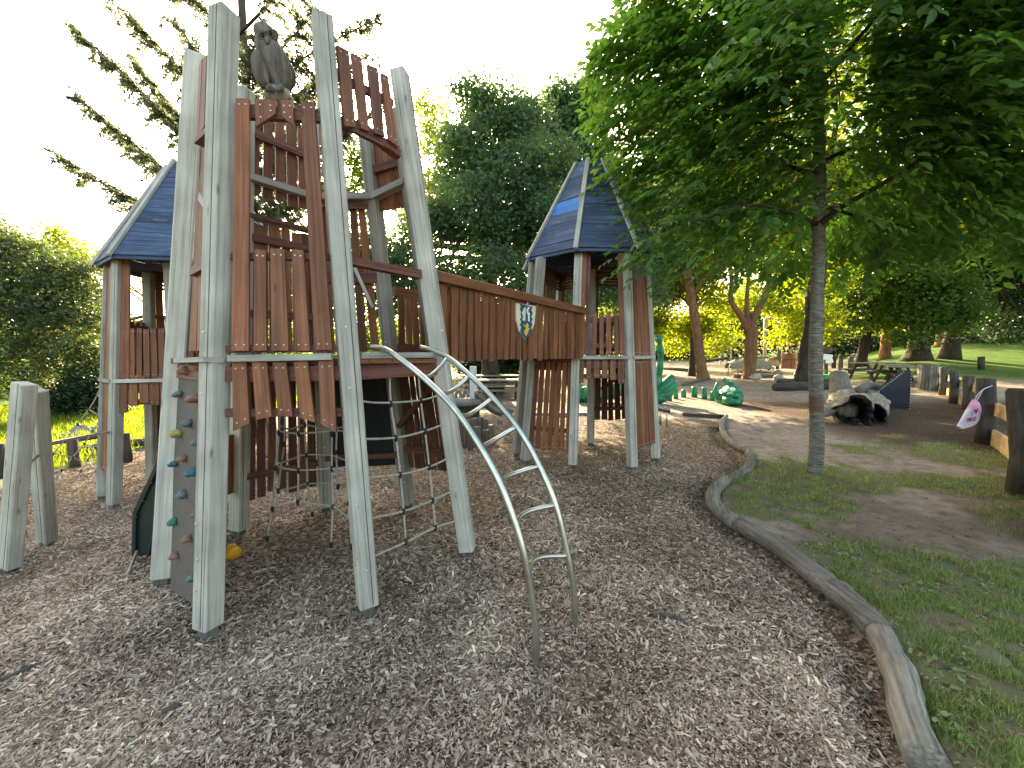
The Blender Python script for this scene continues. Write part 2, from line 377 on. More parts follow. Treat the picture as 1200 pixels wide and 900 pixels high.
vo = nd(n, 'ShaderNodeTexVoronoi', i_Scale=42.0); L.new(geo.outputs['Position'], vo.inputs['Vector'])
vs_ = nd(n, 'ShaderNodeSeparateColor'); L.new(vo.outputs['Color'], vs_.inputs[0])
rc = ramp(n, [(0, (.06, .042, .027)), (.5, (.155, .115, .078)), (.85, (.27, .21, .15)), (1, (.42, .34, .26))]); L.new(vs_.outputs[0], rc.inputs[0])
rd = ramp(n, [(.3, (.16, .125, .095)), (.5, (.26, .212, .165)), (.72, (.36, .305, .24))]); L.new(nm.outputs[0], rd.inputs[0])
rg = ramp(n, [(.3, (.14, .115, .08)), (.5, (.15, .14, .075)), (.72, (.18, .185, .085))]); L.new(nm.outputs[0], rg.inputs[0])
rl = ramp(n, [(.35, (.04, .028, .02)), (.55, (.10, .07, .045)), (.72, (.18, .13, .08))]); L.new(nf.outputs[0], rl.inputs[0])
def mix(a, c, f):
    q = nd(n, 'ShaderNodeMix', data_type='RGBA'); L.new(f, q.inputs[0]); L.new(a, q.inputs[6]); L.new(c, q.inputs[7]); return q.outputs[2]
rw = ramp(n, [(.3, (.035, .07, .010)), (.5, (.065, .12, .016)), (.72, (.12, .18, .03))]); L.new(nm.outputs[0], rw.inputs[0])
rgx = mix(rg.outputs[0], rw.outputs[0], at_.outputs['Alpha']); col = mix(rd.outputs[0], rl.outputs[0], sp.outputs[2]); col = mix(col, rgx, sp.outputs[1]); col = mix(col, rc.outputs[0], sp.outputs[0])
mm = nd(n, 'ShaderNodeMapRange'); mm.inputs['From Min'].default_value = .3; mm.inputs['From Max'].default_value = .7; mm.inputs['To Min'].default_value = .75; mm.inputs['To Max'].default_value = 1.2
L.new(nb.outputs[0], mm.inputs[0]); hs = nd(n, 'ShaderNodeHueSaturation'); L.new(mm.outputs[0], hs.inputs['Value']); L.new(col, hs.inputs['Color'])
L.new(hs.outputs[0], b.inputs['Base Color']); b.inputs['Roughness'].default_value = .95; b.inputs['Specular IOR Level'].default_value = .1
bp = nd(n, 'ShaderNodeBump', i_Strength=.8, i_Distance=.02); bm_ = nd(n, 'ShaderNodeMath', operation='ADD'); L.new(nf.outputs[0], bm_.inputs[0]); L.new(vs_.outputs[1], bm_.inputs[1]); L.new(bm_.outputs[0], bp.inputs['Height']); L.new(bp.outputs[0], b.inputs['Normal'])
M_GROUND = m
g = fast('ground', co.reshape(-1, 3), fc, M_GROUND, smooth=True)
ca = g.data.attributes.new('zone', 'FLOAT_COLOR', 'POINT'); ca.data.foreach_set('color', zc.reshape(-1)); tag(g, kind='structure')

rng = np.random.default_rng(3)
def hN(x, y):
    i = np.clip(np.searchsorted(xs, x)-1, 0, nx-2); j = np.clip(np.searchsorted(ys, y)-1, 0, ny-2)
    fx = (x-xs[i])/(xs[i+1]-xs[i]); fy = (y-ys[j])/(ys[j+1]-ys[j]); Z = co[..., 2]
    return Z[j, i]*(1-fx)*(1-fy)+Z[j, i+1]*fx*(1-fy)+Z[j+1, i]*(1-fx)*fy+Z[j+1, i+1]*fx*fy
def zN(x, y, ch):
    i = np.clip(np.searchsorted(xs, x)-1, 0, nx-2); j = np.clip(np.searchsorted(ys, y)-1, 0, ny-2); return zc[j, i, ch]
def polar(n, y0, y1, spread=1.5, pw=1.0):
    """points on the ground in front of the viewer, thinning with distance"""
    y = y0*np.exp(rng.random(n)**pw*math.log(y1/y0)); x = (rng.random(n)*2-1)*spread*y; return x, y
def scraps(name, x, y, ln, wd, mat, lift, tilt, kind='stuff', shade=None):
    k = len(x); rn = rng.random(k) if shade is None else np.clip(rng.random(k)+shade, 0, 1); a = rng.random(k)*2*np.pi; z = hN(x, y)+lift*rng.random(k)
    d = np.stack([np.cos(a), np.sin(a), rng.normal(0, tilt, k)], -1); s = np.stack([-np.sin(a), np.cos(a), rng.normal(0, tilt*1.3, k)], -1)
    c = np.stack([x, y, z+.004], -1); d *= (ln/2)[:, None]; s *= (wd/2)[:, None]; sk_ = rng.uniform(.3, 1, (k, 2))
    P = np.stack([c-d-s*sk_[:, :1], c-d*.8+s, c+d+s*sk_[:, 1:], c+d*.85-s], 1).reshape(-1, 3)
    fast(name, P, np.arange(4*k).reshape(-1, 4), mat, attr=rn, kind=kind)
x, y = polar(640000, 1.0, 11, 1.45, .8)
ok = (zN(x, y, 0) > .5) & (x > -8) & (x < 3.2); dl = np.interp(y, _ly, _lx)-x; ok &= (y > 8) | (dl > .04) & (rng.random(len(x)) < np.clip(.12+(dl-.05)*2.6, 0, 1)); x, y = x[ok], y[ok]; k = len(x)
ln = (rng.gamma(1.7, .0068, k)+.0055)*(1+.05*y); ln = np.clip(ln, .008, .10); wd = np.clip(ln*rng.uniform(.12, .38, k), .003, .016)
patch = np.array([noise.noise((a*1.1, b_*1.1, 4))+.5*noise.noise((a*3.3, b_*3.3, 14)) for a, b_ in zip(x, y)])
ok = rng.random(k) < np.clip(.72+.9*patch, .16, 1); x, y, ln, wd, patch = x[ok], y[ok], ln[ok]*(1+.5*np.clip(patch[ok], -.5, .8)), wd[ok], patch[ok]
scraps('wood_chips', x, y, ln, wd, M_CHIP, .012, .28, shade=.28*patch)
tag(bpy.data.objects['wood_chips'], 'loose brown and grey wood chips covering the play area', 'wood chips')
x, y = polar(60000, 1.2, 12, 1.5, .9)
ok = (zN(x, y, 0) < .5) & (x > 0) & (rng.random(len(x)) < .12+.88*zN(x, y, 2)); x, y = x[ok], y[ok]; k = len(x)
ln = rng.uniform(.006, .024, k)*(1+.06*y); scraps('leaf_litter', x, y, ln, ln*rng.uniform(.25, .7, k), M_LITTER, .006, .2)
tag(bpy.data.objects['leaf_litter'], 'brown dry leaf litter scattered on the bare soil at right', 'leaf litter')
def blades(name, x, y, hh, wd, mat, label, bend=.5):
    k = len(x); a = rng.random(k)*2*np.pi; z = hN(x, y)-.004
    sx, sy = np.cos(a)*wd/2, np.sin(a)*wd/2; b2 = rng.random(k)*2*np.pi; bd = hh*rng.uniform(.1, bend*1.6, k)
    p0 = np.stack([x-sx, y-sy, z], -1); p1 = np.stack([x+sx, y+sy, z], -1)
    q = np.stack([x+np.cos(b2)*bd*.35, y+np.sin(b2)*bd*.35, z+hh*.6], -1); s2 = np.stack([sx, sy, 0*sx], -1)*.8
    t = np.stack([x+np.cos(b2)*bd, y+np.sin(b2)*bd, z+hh], -1)
    P = np.stack([p0, p1, q+s2, q-s2, t], 1).reshape(-1, 3); B = np.arange(k)*5
    f = np.concatenate([np.stack([B, B+1, B+2], -1), np.stack([B, B+2, B+3], -1), np.stack([B+3, B+2, B+4], -1)]); r = rng.random(k)
    o = fast(name, P, f, mat, attr=np.concatenate([r, r, r]), kind='stuff'); tag(o, label, 'grass')
x, y = polar(560000, 1.2, 9.5, 1.45, .8)
# patchy tufts
ok = (x > .5) & (zN(x, y, 0) < .3); x, y = x[ok], y[ok]
tuft = np.array([noise.noise((a*5.5, b_*5.5, 9)) for a, b_ in zip(x, y)])
ok = rng.random(len(x)) < (zN(x, y, 1)*np.clip(.32+1.5*(tuft+.05), .03, .9)); x, y = x[ok], y[ok]; k = len(x)
blades('grass', x, y, rng.uniform(.014, .05, k)*(1+.03*y), rng.uniform(.0022, .0042, k)*(1+.12*y), M_GRASS, 'patchy short grass growing on the ground right of the log edging')
wx, wy = polar(1500, 1.3, 8, 1.3, .8); ok = (zN(wx, wy, 1) > .35) & (wx > .8); wx, wy = wx[ok], wy[ok]
wx = np.repeat(wx, 7)+rng.normal(0, .022, len(wx)*7); wy = np.repeat(wy, 7)+rng.normal(0, .022, len(wy)*7)
scraps('clover', wx, wy, rng.uniform(.012, .034, len(wx)), rng.uniform(.008, .02, len(wx)), M_GRASS, .035, .35); tag(bpy.data.objects['clover'], 'small broad-leaved weeds dotted through the grass', 'weeds')
x = rng.uniform(-17, -7.6, 26000); y = rng.uniform(6.5, 15, 26000); k = len(x)
blades('long_grass', x, y, rng.uniform(.08, .3, k), rng.uniform(.01, .02, k), M_GRASSY, 'long sunlit yellow green grass behind the low rail fence')

# ------------------------------------------------------------------ towers
class Face:
    def __init__(s, A, B, ctr):
        """A, B: (base, top) of two posts"""
        s.A, s.B = A, B
        u = (s.at(B, 1.2)-s.at(A, 1.2)); mid = (s.at(A, 1.2)+s.at(B, 1.2)+s.at(A, 2.8)+s.at(B, 2.8))/4
        up = (s.at(A, 2.8)+s.at(B, 2.8)-s.at(A, 1.2)-s.at(B, 1.2))
        s.u = u.normalized(); n = u.cross(up).normalized()
        if n.dot(V((mid.x-ctr.x, mid.y-ctr.y, 0))) < 0: n = -n
        s.n = n; s.mid = mid
    @staticmethod
    def at(P, z): b, t = P; return b.lerp(t, (z-b.z)/(t.z-b.z))
    def pt(s, u, z, off=0): return s.at(s.A, z).lerp(s.at(s.B, z), u)+s.n*off
    def hit(s, px, py, off=0):
        o = V((0, 0, EYE)); r = ray(px, py); d = (s.mid+s.n*off-o).dot(s.n)/r.dot(s.n); return o+r*d
class Tower:
    def __init__(s, name, label, posts, ctr, grp=None):
        s.P = posts; s.c = ctr; s.scr = MB()
        s.t = thing(name, label, 'play tower', V((ctr.x, ctr.y, h(ctr.x, ctr.y))), grp)
        n = len(posts); s.F = [Face(posts[i], posts[(i+1) % n], ctr) for i in range(n)]
    def posts(s, sz=.12, foot=.55, skip=()):
        for i, (b, t) in enumerate(s.P):
            rad = V((b.x-s.c.x, b.y-s.c.y, 0)).normalized(); side = V((-rad.y, rad.x, 0))
            lo = b+(t-b)*.016
            f = bar('post', lo, t, sz, sz, M_POST, s.t, side, bevel=.008)
            # seam between the two laminated halves
            M = wm(f); sgn = 1
            mb = MB(); L = (t-lo).length
            for yy in (-1, 1):
                for xx in (0,):
                    c = M @ V((sz*.18, yy*(sz/2+.0005), L/2)); q = (M.to_3x3() @ V((0, 0, 1)))
                    mb.bar(M @ V((sz*.18, yy*(sz/2+.0006), .02)), M @ V((sz*.18, yy*(sz/2+.0006), L-.02)), .004, .002, M.to_3x3() @ V((1, 0, 0)))
            mb.mk('post_seam', M_LOGD, f)
            if foot: bar('post_foot', lo-(t-lo).normalized()*.16, lo+(t-lo).normalized()*.004, sz*.62, sz*.62, M_FOOT, s.t, side)
            mb = MB()
            for zz in (.25, .42, .62, 1.35, 1.7): 
                for yy in (-1, 1):
                    c = M @ V((random.uniform(-.035, .0), yy*(sz/2+.002), L*zz/3.6+random.uniform(-.02, .02))); mb.blob(c, .0085, seg=6, rings=3)
            mb.mk('bolt', M_SCREW, f)
    def screws(s, f, pts, off):
        for p in pts: s.scr.blob(p+f.n*off, .0058, seg=5, rings=3)
    def px(s, i, pts, off=.03, th=.022, mat=None, name='slat', scr=True):
        f = s.F[i]; q = [f.hit(x, y, off) for x, y in pts]
        o = slab(name, q, f.n, th, mat or M_RED, s.t)
        if scr and len(q) == 4:
            for a, b in ((0, 1), (3, 2)):
                for k in (.25, .75):
                    e = q[a].lerp(q[b], k); opp = q[3].lerp(q[2], k) if a == 0 else q[0].lerp(q[1], k)
                    s.scr.blob(e+(opp-e).normalized()*.035, .0055, seg=5, rings=3)
        return o
    def slat(s, i, u, z0, z1, w=.08, off=.03, th=.022, mat=None, u1=None, w1=None, cut=0, scr=True, wob=.003, name='slat'):
        f = s.F[i]; u1 = u if u1 is None else u1; a, b = f.pt(u, z0, off), f.pt(u1, z1, off); d = (b-a).normalized()
        x = f.u-d*f.u.dot(d); x.normalize(); K = max(2, int((b-a).length/.35)); lft = []; rgt = []
        g_ = random.uniform(.88, 1.1); w1 = w if w1 is None else w1; ws = w*g_
        for k in range(K+1):
            c = a.lerp(b, k/K)+x*random.uniform(-wob, wob); hw = (w+(w1-w)*k/K)*g_/2*(1+random.uniform(-wob, wob)*7)
            lft.append(c-x*hw); rgt.append(c+x*hw)
        lft[0] += d*cut; rgt[0] -= d*cut
        out = [lft[0], rgt[0]]+rgt[1:]+list(reversed(lft[1:]))
        if cut == 0: pass
        o = slab(name, out, f.n, th, mat or M_RED, s.t)
        if scr:
            for e, o_ in ((a, d), (b, -d)):
                for k in (-.25, .25): s.scr.blob(e+o_*.04+x*ws*k, .0055, seg=5, rings=3)
        return o
    def beam(s, i, z, u0=0, u1=1, off=0, hh=.06, th=.04, mat=None, z1=None, name='cross_rail'):
        f = s.F[i]; a = f.pt(u0, z, off); b = f.pt(u1, z if z1 is None else z1, off)
        up = (f.at(f.A, z+1)-f.at(f.A, z)).normalized(); 
        return bar(name, a, b, hh, th, mat or M_RAIL, s.t, up)
    def panel(s, i, z0, z1, n, u0=.1, u1=.9, w=.085, off=.03, mat=None, jit=.012, dz=.012, rails=None, fill=.76, **k):
        f = s.F[i]; g0, g1 = [(f.pt(u1, z)-f.pt(u0, z)).length/n*fill for z in (z0, z1)]; w = min(w*1.25, g0); jit = min(jit, .14*(u1-u0)/n)
        for q in range(n):
            u = u0+(u1-u0)*(q+.5)/n
            s.slat(i, u+random.uniform(-jit, jit), z0+random.uniform(-dz, dz), z1+random.uniform(-dz, dz), w, off, mat=mat, u1=u+random.uniform(-jit, jit), w1=min(w, g1), **k)
        for z in (rails if rails is not None else (z0+.08, z1-.08)): s.beam(i, z, .04, .96, off-.045)
    def floor(s, z, inset=.02, th=.035, name='floor_board'):
        pts = [Face.at(p, z) for p in s.P]; c = sum(pts, V())/len(pts)
        pts = [c+(p-c)*(1-inset) for p in pts]
        d = (pts[1]-pts[0]).normalized(); nn = V((-d.y, d.x, 0)); vals = [(p-c).dot(nn) for p in pts]; lo, hi = min(vals), max(vals); w_ = .115; t = lo
        while t < hi-.01:
            a, b = t+.003, min(t+w_-.003, hi); m_ = (a+b)/2; xs_ = []
            for k in range(len(pts)):
                p, q = pts[k]-c, pts[(k+1) % len(pts)]-c; vp, vq = p.dot(nn), q.dot(nn)
                for vv in (a+.001, b-.001):
                    if (vp-vv)*(vq-vv) < 0: r_ = (vv-vp)/(vq-vp); xs_.append((p+(q-p)*r_).dot(d))
            if len(xs_) >= 2:
                bar(name, c+d*(min(xs_))+nn*m_, c+d*max(xs_)+nn*m_, b-a, th, M_RAIL, s.t, nn)
            t += w_
        n = len(s.P)
        for i in range(n): s.beam(i, z-.07, 0.03, .97, -.01, .09, .045, name='floor_joist')
    def done(s):
        if s.scr.v: s.scr.mk('screw', M_SCREW, s.t, kind='stuff')

# --- the open tower in front
ZT = 3.55
def post_px(bx, by, tx, ty, Yt): return (G(bx, by), at(tx, ty, Yt))
A = [post_px(243, 736, 263, 13, 2.42), post_px(432, 718, 377, 21, 2.56), post_px(549, 650, 468, 84, 3.02)]
b3 = V((-.50, 3.72, h(-.5, 3.72)))
A.append((b3, at(466, 130, 3.42)))
A.append(post_px(478, 592, 429, 150, 3.62)); A.append(post_px(382, 600, 365, 145, 3.58)); A.append(post_px(280, 627, 286, 105, 3.12)); A.append(post_px(190, 682, 231, 66, 2.72))
print('tops', [tuple(round(c, 2) for c in p[1]) for p in A]); print('bases', [tuple(round(c, 2) for c in p[0]) for p in A])
cA = V((-1.42, 3.08, 0))
T = Tower('play_tower', 'tall open-topped wooden play tower with climbing wall and rope nets in the foreground', A, cA)
T.posts(.112)
DZ = 1.56
T.floor(DZ-.03)
# front face (0)
for q in ([(271, 411), (291, 411), (291.5, 115), (276, 115)], [(297, 411), (312, 411), (311, 293), (298, 292)], [(318, 411), (338, 411), (333, 292), (317, 291)],
          [(346, 411), (363, 411), (355, 293), (342, 292)], [(369, 410), (389, 410), (368, 119), (352, 119)]): T.px(0, q, .045)
T.px(0, [(266, 424), (388, 421.5), (388, 414), (266, 416)], .075, .045, M_POST, 'ledge', False)
for q in ([(273, 505), (292, 496), (288, 424), (272, 425)], [(300, 492), (318, 488), (312, 424), (295, 424)], [(326, 487), (343, 488), (335, 424), (319, 424)],
          [(352, 490), (369, 495), (360, 423), (344, 424)], [(376, 497), (394, 507), (390, 422), (373, 423)]): T.px(0, q, .045)
T.px(0, [(264, 489), (404, 488), (402, 478), (264, 479)], .02, .03, M_RAIL, 'cross_rail', False)
T.px(0, [(264, 413), (402, 412), (402, 404), (264, 405)], .02, .03, M_RAIL, 'cross_rail', False)
T.px(0, [(270, 304), (385, 304), (384, 296), (270, 296)], .02, .03, M_RAIL, 'cross_rail', False)
T.px(0, [(278, 137), (382, 142), (382, 128), (278, 121)], .02, .03, M_RAIL, 'cross_rail', False)
T.px(0, [(300, 148), (323, 133), (323, 117), (298, 115)], .045); T.px(0, [(330, 136), (344, 147), (343, 117), (329, 117)], .045)
# right front face (1): battlement boards on top, rope net below
for q in ([(404, 147), (417, 149), (409, 60), (395, 52)], [(423, 150), (433, 154), (424, 68), (412, 61)], [(440, 156), (451, 160), (443, 80), (431, 75)], [(456, 164), (467, 172), (455, 89), (447, 85)]): T.px(1, q, .045)
T.px(1, [(388, 88), (462, 124), (461, 116), (388, 79)], .02, .03, M_RAIL, 'cross_rail', False)
T.px(1, [(390, 141), (468, 180), (468, 171), (390, 132)], .02, .03, M_RAIL, 'cross_rail', False)
for a, b_ in (((397, 136, 146), (420, 143, 151)), ((420, 143, 151), (445, 157, 165)), ((445, 157, 165), (470, 175, 184))):
    T.px(1, [(a[0], a[2]), (b_[0], b_[2]), (b_[0], b_[1]), (a[0], a[1])], .022, .06, M_RAIL, 'arched_board', False)
T.px(1, [(406, 308), (494, 326), (494, 316), (406, 300)], .01, .05, M_RAIL, 'guard_rail', False)
T.px(1, [(425, 420), (512, 419), (512, 413), (425, 413)], .075, .05, M_POST, 'ledge', False)
T.px(1, [(420, 426), (512, 425), (512, 420.5), (420, 420.5)], .06, .035, M_RED, 'ledge', False)
# climbing wall face (7)
for q in ([(229, 164), (232, 162), (237, 69), (234, 72)], [(232.7, 157), (239, 148), (242, 64), (237.8, 68)], [(239.7, 147), (245, 141), (247, 59), (243, 63)]): T.px(7, q, .045, scr=False)
T.px(7, [(227, 168), (245, 152), (245, 144), (229, 160)], .05, .06, M_RAIL, 'arched_board', False)
for q in ([(221, 411), (229.5, 411), (236.5, 215), (231, 215)], [(230.4, 411), (237, 411), (243.5, 150), (237.5, 160)]): T.px(7, q, .0, scr=False)
T.px(7, [(222, 323), (241, 313), (241, 305), (223, 313)], .03, .04, M_RAIL, 'cross_rail', False); T.px(7, [(232, 234), (242, 250), (243, 243), (233, 225)], .03, .03, M_POST, 'cross_rail', False)
T.px(7, [(203, 425), (238, 424), (238, 418), (203, 420)], .08, .1, M_POST, 'ledge', False)
f = T.F[7]
wall = slab('climbing_wall', [f.hit(200, 691, .0), f.hit(231, 711, .0), f.hit(240, 425, .0), f.hit(206, 426, .0)], f.n, .03, M_WALL, T.t)
for (x_, y_, c_, s_) in ((218, 434, 'brown', 1.15), (234, 431, 'brown', .8), (210, 462, 'grey', .9), (229, 467, 'brown', 1.2), (221, 496, 'grey', 1), (209, 508, 'olive', 1.1), (231, 518, 'grey', .8), (215, 537, 'brown', .95), (205, 543, 'teal', .9),
                         (227, 553, 'teal', 1.1), (215, 579, 'grey', .95), (204, 611, 'green', .85), (229, 603, 'brown', .6), (221, 631, 'brown', .9), (206, 651, 'brown', .85), (226, 677, 'green', .8)):
    c = f.hit(x_, y_, .012); k = .034*s_; mb = MB()
    R3 = Matrix.Rotation(random.uniform(-.6, .6), 3, 'Y')
    mb.blob(c, (k, k*1.05, k*.72), R3, 10, 7, .5); mb.blob(c+f.n*k*.55+V((0, 0, -k*.2)), (k*.7, k*.9, k*.5), R3, 8, 6, .5); mb.mk('hold', M_HOLD[c_], wall, True)
# other faces; slats below the deck darkened to imitate the shade there
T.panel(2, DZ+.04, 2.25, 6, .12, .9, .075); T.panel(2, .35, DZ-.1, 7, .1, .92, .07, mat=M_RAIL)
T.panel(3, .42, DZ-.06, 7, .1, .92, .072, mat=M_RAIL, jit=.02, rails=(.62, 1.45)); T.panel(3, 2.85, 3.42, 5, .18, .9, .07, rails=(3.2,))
f = T.F[3]; bar('brace', f.pt(.05, 1.3, -.05), f.pt(.95, .85, -.05), .05, .03, M_RAIL, T.t, V((0, 0, 1)))
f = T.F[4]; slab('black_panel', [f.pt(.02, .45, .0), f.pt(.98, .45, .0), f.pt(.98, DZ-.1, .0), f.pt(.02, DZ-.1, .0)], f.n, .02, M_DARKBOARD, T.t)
T.beam(4, .56, .03, .97, -.04, .05); T.panel(4, DZ+.02, 3.02, 5, .14, .97, .075, jit=.03, rails=(2.25, 2.9))
bar('brace', T.F[4].pt(.4, 2.35, -.07), T.F[4].pt(.18, 2.0, -.07), .03, .02, M_POST, T.t, V((0, 0, 1)))
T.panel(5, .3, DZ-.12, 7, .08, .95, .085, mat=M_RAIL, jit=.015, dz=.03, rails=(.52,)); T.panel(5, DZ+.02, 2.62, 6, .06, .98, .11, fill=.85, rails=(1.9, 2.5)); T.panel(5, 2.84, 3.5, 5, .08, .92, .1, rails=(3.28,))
T.beam(5, 2.66, 0, 1, .0, .03, .12, name='cap_board'); T.beam(4, 2.3, 0, 1, .0, .04, .08)
T.panel(6, DZ+.02, 2.3, 5, .1, .9, .08); T.panel(6, 2.9, 3.45, 4, .1, .9, .08)
T.panel(6, .4, .9, 3, .08, .4, .07, rails=())
rp = [Face.at(A[k], 3.02) for k in (6, 5, 4, 3)]; rp = [p+(V((cA.x, cA.y, 3.02))-p)*.07 for p in rp]
rp = [at(290, 207, rp[0].y), at(367, 231, rp[1].y), at(438, 231, rp[2].y), at(476, 213, rp[3].y)]
for a, b_ in zip(rp[:-1], rp[1:]): bar('ring_rail', a, b_, .05, .08, M_POST, T.t, V((0, 0, 1)))
T.done()

def rope(a, b, r=.009, sag=.0, n=6):
    a, b = V(a), V(b); return [a.lerp(b, k/n)-V((0, 0, sag*4*(k/n)*(1-k/n))) for k in range(n+1)]
def net(name, label, lines, knots, loc, grp=None):
    t = thing(name, label, 'climbing net', loc, grp)
    for ln_ in lines: MB().tube(ln_, .0075, 7).mk('rope', M_ROPE, t, True)
    for k in knots:
        mb = MB(); mb.blob(k, (.015, .015, .014), None, 8, 6, .3); mb.tube([k+V((0, 0, -.026)), k+V((0, 0, .02))], .0105, 7); mb.mk('clamp', M_KNOT, t, True)
    return t
# net on the right front face
f = T.F[1]
hz = [((402, 465), (440, 472), (493, 469), (523, 460)), ((405, 515), (463, 513), (498, 505), (526, 495)), ((407, 561), (468, 556), (503, 547), (531, 534)), ((410, 612), (473, 599), (507, 586), (537, 572)), ((414, 662), (476, 635), (510, 618), (543, 608))]
L_ = []; K_ = []
for q in hz: L_.append(curve([f.hit(*p, -.01) for p in q], 5))
v1 = [(456, 424), (458, 473), (464, 513), (469, 556), (473, 599), (475.5, 634)]; v2 = [(489, 424), (493, 469), (498, 505), (503, 547), (507, 586), (510, 618)]
for v_ in (v1, v2): L_.append(curve([f.hit(*p, -.01) for p in v_], 3)); K_ += [f.hit(*p, -.01) for p in v_[1:]]
net('climbing_net', 'rope net strung between the two right front posts below the platform', L_, K_, f.pt(.5, .3))
# inner net: hanging in the middle of the tower
Yn = 2.95
def I(x_, y_, d=0): return at(x_, y_, Yn+d)
vs1 = [[(329, 440, 0), (327, 507, 0), (323, 548, -.02), (319, 596, -.03), (313, 630, -.05)], [(350, 440, .0), (350, 508, 0), (350, 551, 0), (349, 588, 0)], [(391, 440, .0), (389, 508, 0), (389, 549, 0), (390, 594, -.04), (388, 638, -.1)],
       [(357, 440, .5), (357, 498, .45), (359, 533, .42), (361, 567, .4), (366, 602, .35)], [(334, 470, .45), (333, 520, .45), (330, 542, .4), (326, 575, .2)], [(404, 430, -.25), (405, 523, -.2), (409, 590, -.3), (412, 640, -.35)], [(395, 500, .3), (394, 530, .3), (396, 570, .25)]]
hz1 = [[(325, 505, 0), (350, 508, 0), (389, 505, 0), (407, 505, -.15)], [(324, 547, 0), (350, 551, 0), (389, 549, 0), (408, 547, -.2)], [(319, 595, 0), (349, 589, 0), (390, 594, -.04), (410, 608, -.3)],
       [(329, 499, .1), (340, 503, .3), (357, 498, .45), (385, 503, .4), (404, 500, .3)], [(327, 543, .1), (345, 537, .3), (358, 533, .42), (390, 534, .4), (408, 541, .2)], [(327, 575, .2), (345, 571, .3), (361, 567, .4), (395, 567, .3), (410, 574, .1)]]
net('climbing_net', 'tangled rope net hanging inside the tower behind the front skirt boards', [curve([I(*p) for p in q], 4) for q in vs1+hz1],
    [I(*p) for q in vs1 for p in q[1:]], V((-1.5, Yn, .2)))
for q in ((313, 632, -.05), (388, 640, -.1)):
    p = I(*q); p2 = V((p.x+.01, p.y, h(p.x, p.y)-.02)); t_ = MB().tube([p, p2], .003, 5).mk('anchor_chain', M_STEELD)
    tag(t_, 'thin steel anchor chain under the %s strand of the inner net' % ('left' if q[0] < 350 else 'right'), 'chain', 'chains anchoring the inner net')

# --- arched steel ladder
Lp = [(434, 407), (450, 409), (468, 423-3), (498, 444), (532, 478), (559, 517), (582, 558), (600, 603), (614, 649), (623, 699), (628, 744), (628, 785)]
Rp = [(493, 407), (508, 411), (528, 421), (555, 444), (582, 471), (610, 506), (632, 546), (651, 592), (664, 644), (672, 690), (675, 738)]
tl = thing('arched_ladder', 'curved stainless steel climbing ladder arching from the platform down to the wood chips', 'ladder', G(650, 760))
def plane_pts(P, top, bot):
    d = bot-top; d.z = 0; nn = V((-d.y, d.x, 0)).normalized(); out = []
    for x_, y_ in P:
        r = ray(x_, y_); out.append(V((0, 0, EYE))+r*((top-V((0, 0, EYE))).dot(nn)/r.dot(nn)))
    return out
gL, gR = G(628, 783), G(675, 738)
tL, tR = at(434, 407, 2.55), at(493, 407, 2.93)
LP = plane_pts(Lp, tL, gL); RP = plane_pts(Rp, tR, gR)
LP[-1].z = h(LP[-1].x, LP[-1].y)-.1; RP[-1].z = h(RP[-1].x, RP[-1].y)-.1
def steel(pts, r, name, par, n=10): return MB().tube(pts, r, n).mk(name, M_STEEL, par, True)
cl, cr = curve(LP, 6), curve(RP, 6); steel(cl, .0185, 'side_rail', tl, 14); steel(cr, .0185, 'side_rail', tl, 14)
def near_px(c, x_, y_):
    best = None
    for p in c:
        d = p-V((0, 0, EYE)); cth, sth = math.cos(PIT), math.sin(PIT); dd = d.y*cth-d.z*sth; u = d.y*sth+d.z*cth
        q = (600+F*d.x/dd-x_)**2+(450-F*u/dd-y_)**2
        if best is None or q < best[0]: best = (q, p)
    return best[1]
rung = [((489, 437), (522, 421)), ((514, 455), (549, 439)), ((539, 482), (579, 467)), ((566, 521), (607, 503)), ((587, 566), (631, 546)), ((605, 617), (651, 595)), ((621, 671), (665, 649))]
for k, (l_, r_) in enumerate(rung):
    a, b_ = near_px(cl, *l_), near_px(cr, *r_); m_ = (a+b_)/2
    out = V((-.6, .45, -.55)).normalized() if k > 3 else V((-.25, .15, -1)).normalized()
    out = (V((-.3, .2, -1)).normalized()*(1-k/6)+V((-1, .75, .1)).normalized()*(k/6)).normalized()
    pts = [a.lerp(b_, j/10)+out*.085*math.sin(math.pi*j/10) for j in range(11)]
    steel(pts, .0145, 'rung', tl)
# --- owl
ow = thing('carved_owl', 'weathered carved wooden owl perched on a round stump on top of the front tower beam', 'carving', at(324, 117, 2.66))
def O(x_, y_, d=0): return at(x_, y_, 2.66+d)
M_PALE = wood('pale_carved_base', (.14, .14, .12), (.27, .27, .24), (.38, .38, .34), .9, .8, 20)
mb = MB(); mb.blob(O(326.5, 114), (.085, .08, .058), None, 16, 8, .25); mb.mk('perch', M_PALE, ow, True)
mb = MB(); pts = curve([O(309, 47), O(316, 58), O(322, 72), O(327, 86), O(328, 99), O(326, 106)], 5); mb.tube(pts, [.048+.036*math.sin(math.pi*min(1, (k+3)/26)) for k in range(26)], 18)
for i_, v in enumerate(mb.v): c_ = pts[min(i_//18, 25)]; mb.v[i_] = c_+(v-c_)*(1+.13*noise.noise(v*22)+.06*math.sin(i_ % 18*2.1+(i_//18)*.9))
body = mb.mk('body', M_OWL, ow, True)
mb = MB(); mb.blob(O(312, 42), (.066, .075, .062), None, 18, 12, .2)
for i_, v in enumerate(mb.v): mb.v[i_] = v+(v-O(312, 42))*.10*noise.noise(v*30)
hd = mb.mk('head', M_OWL, ow, True)
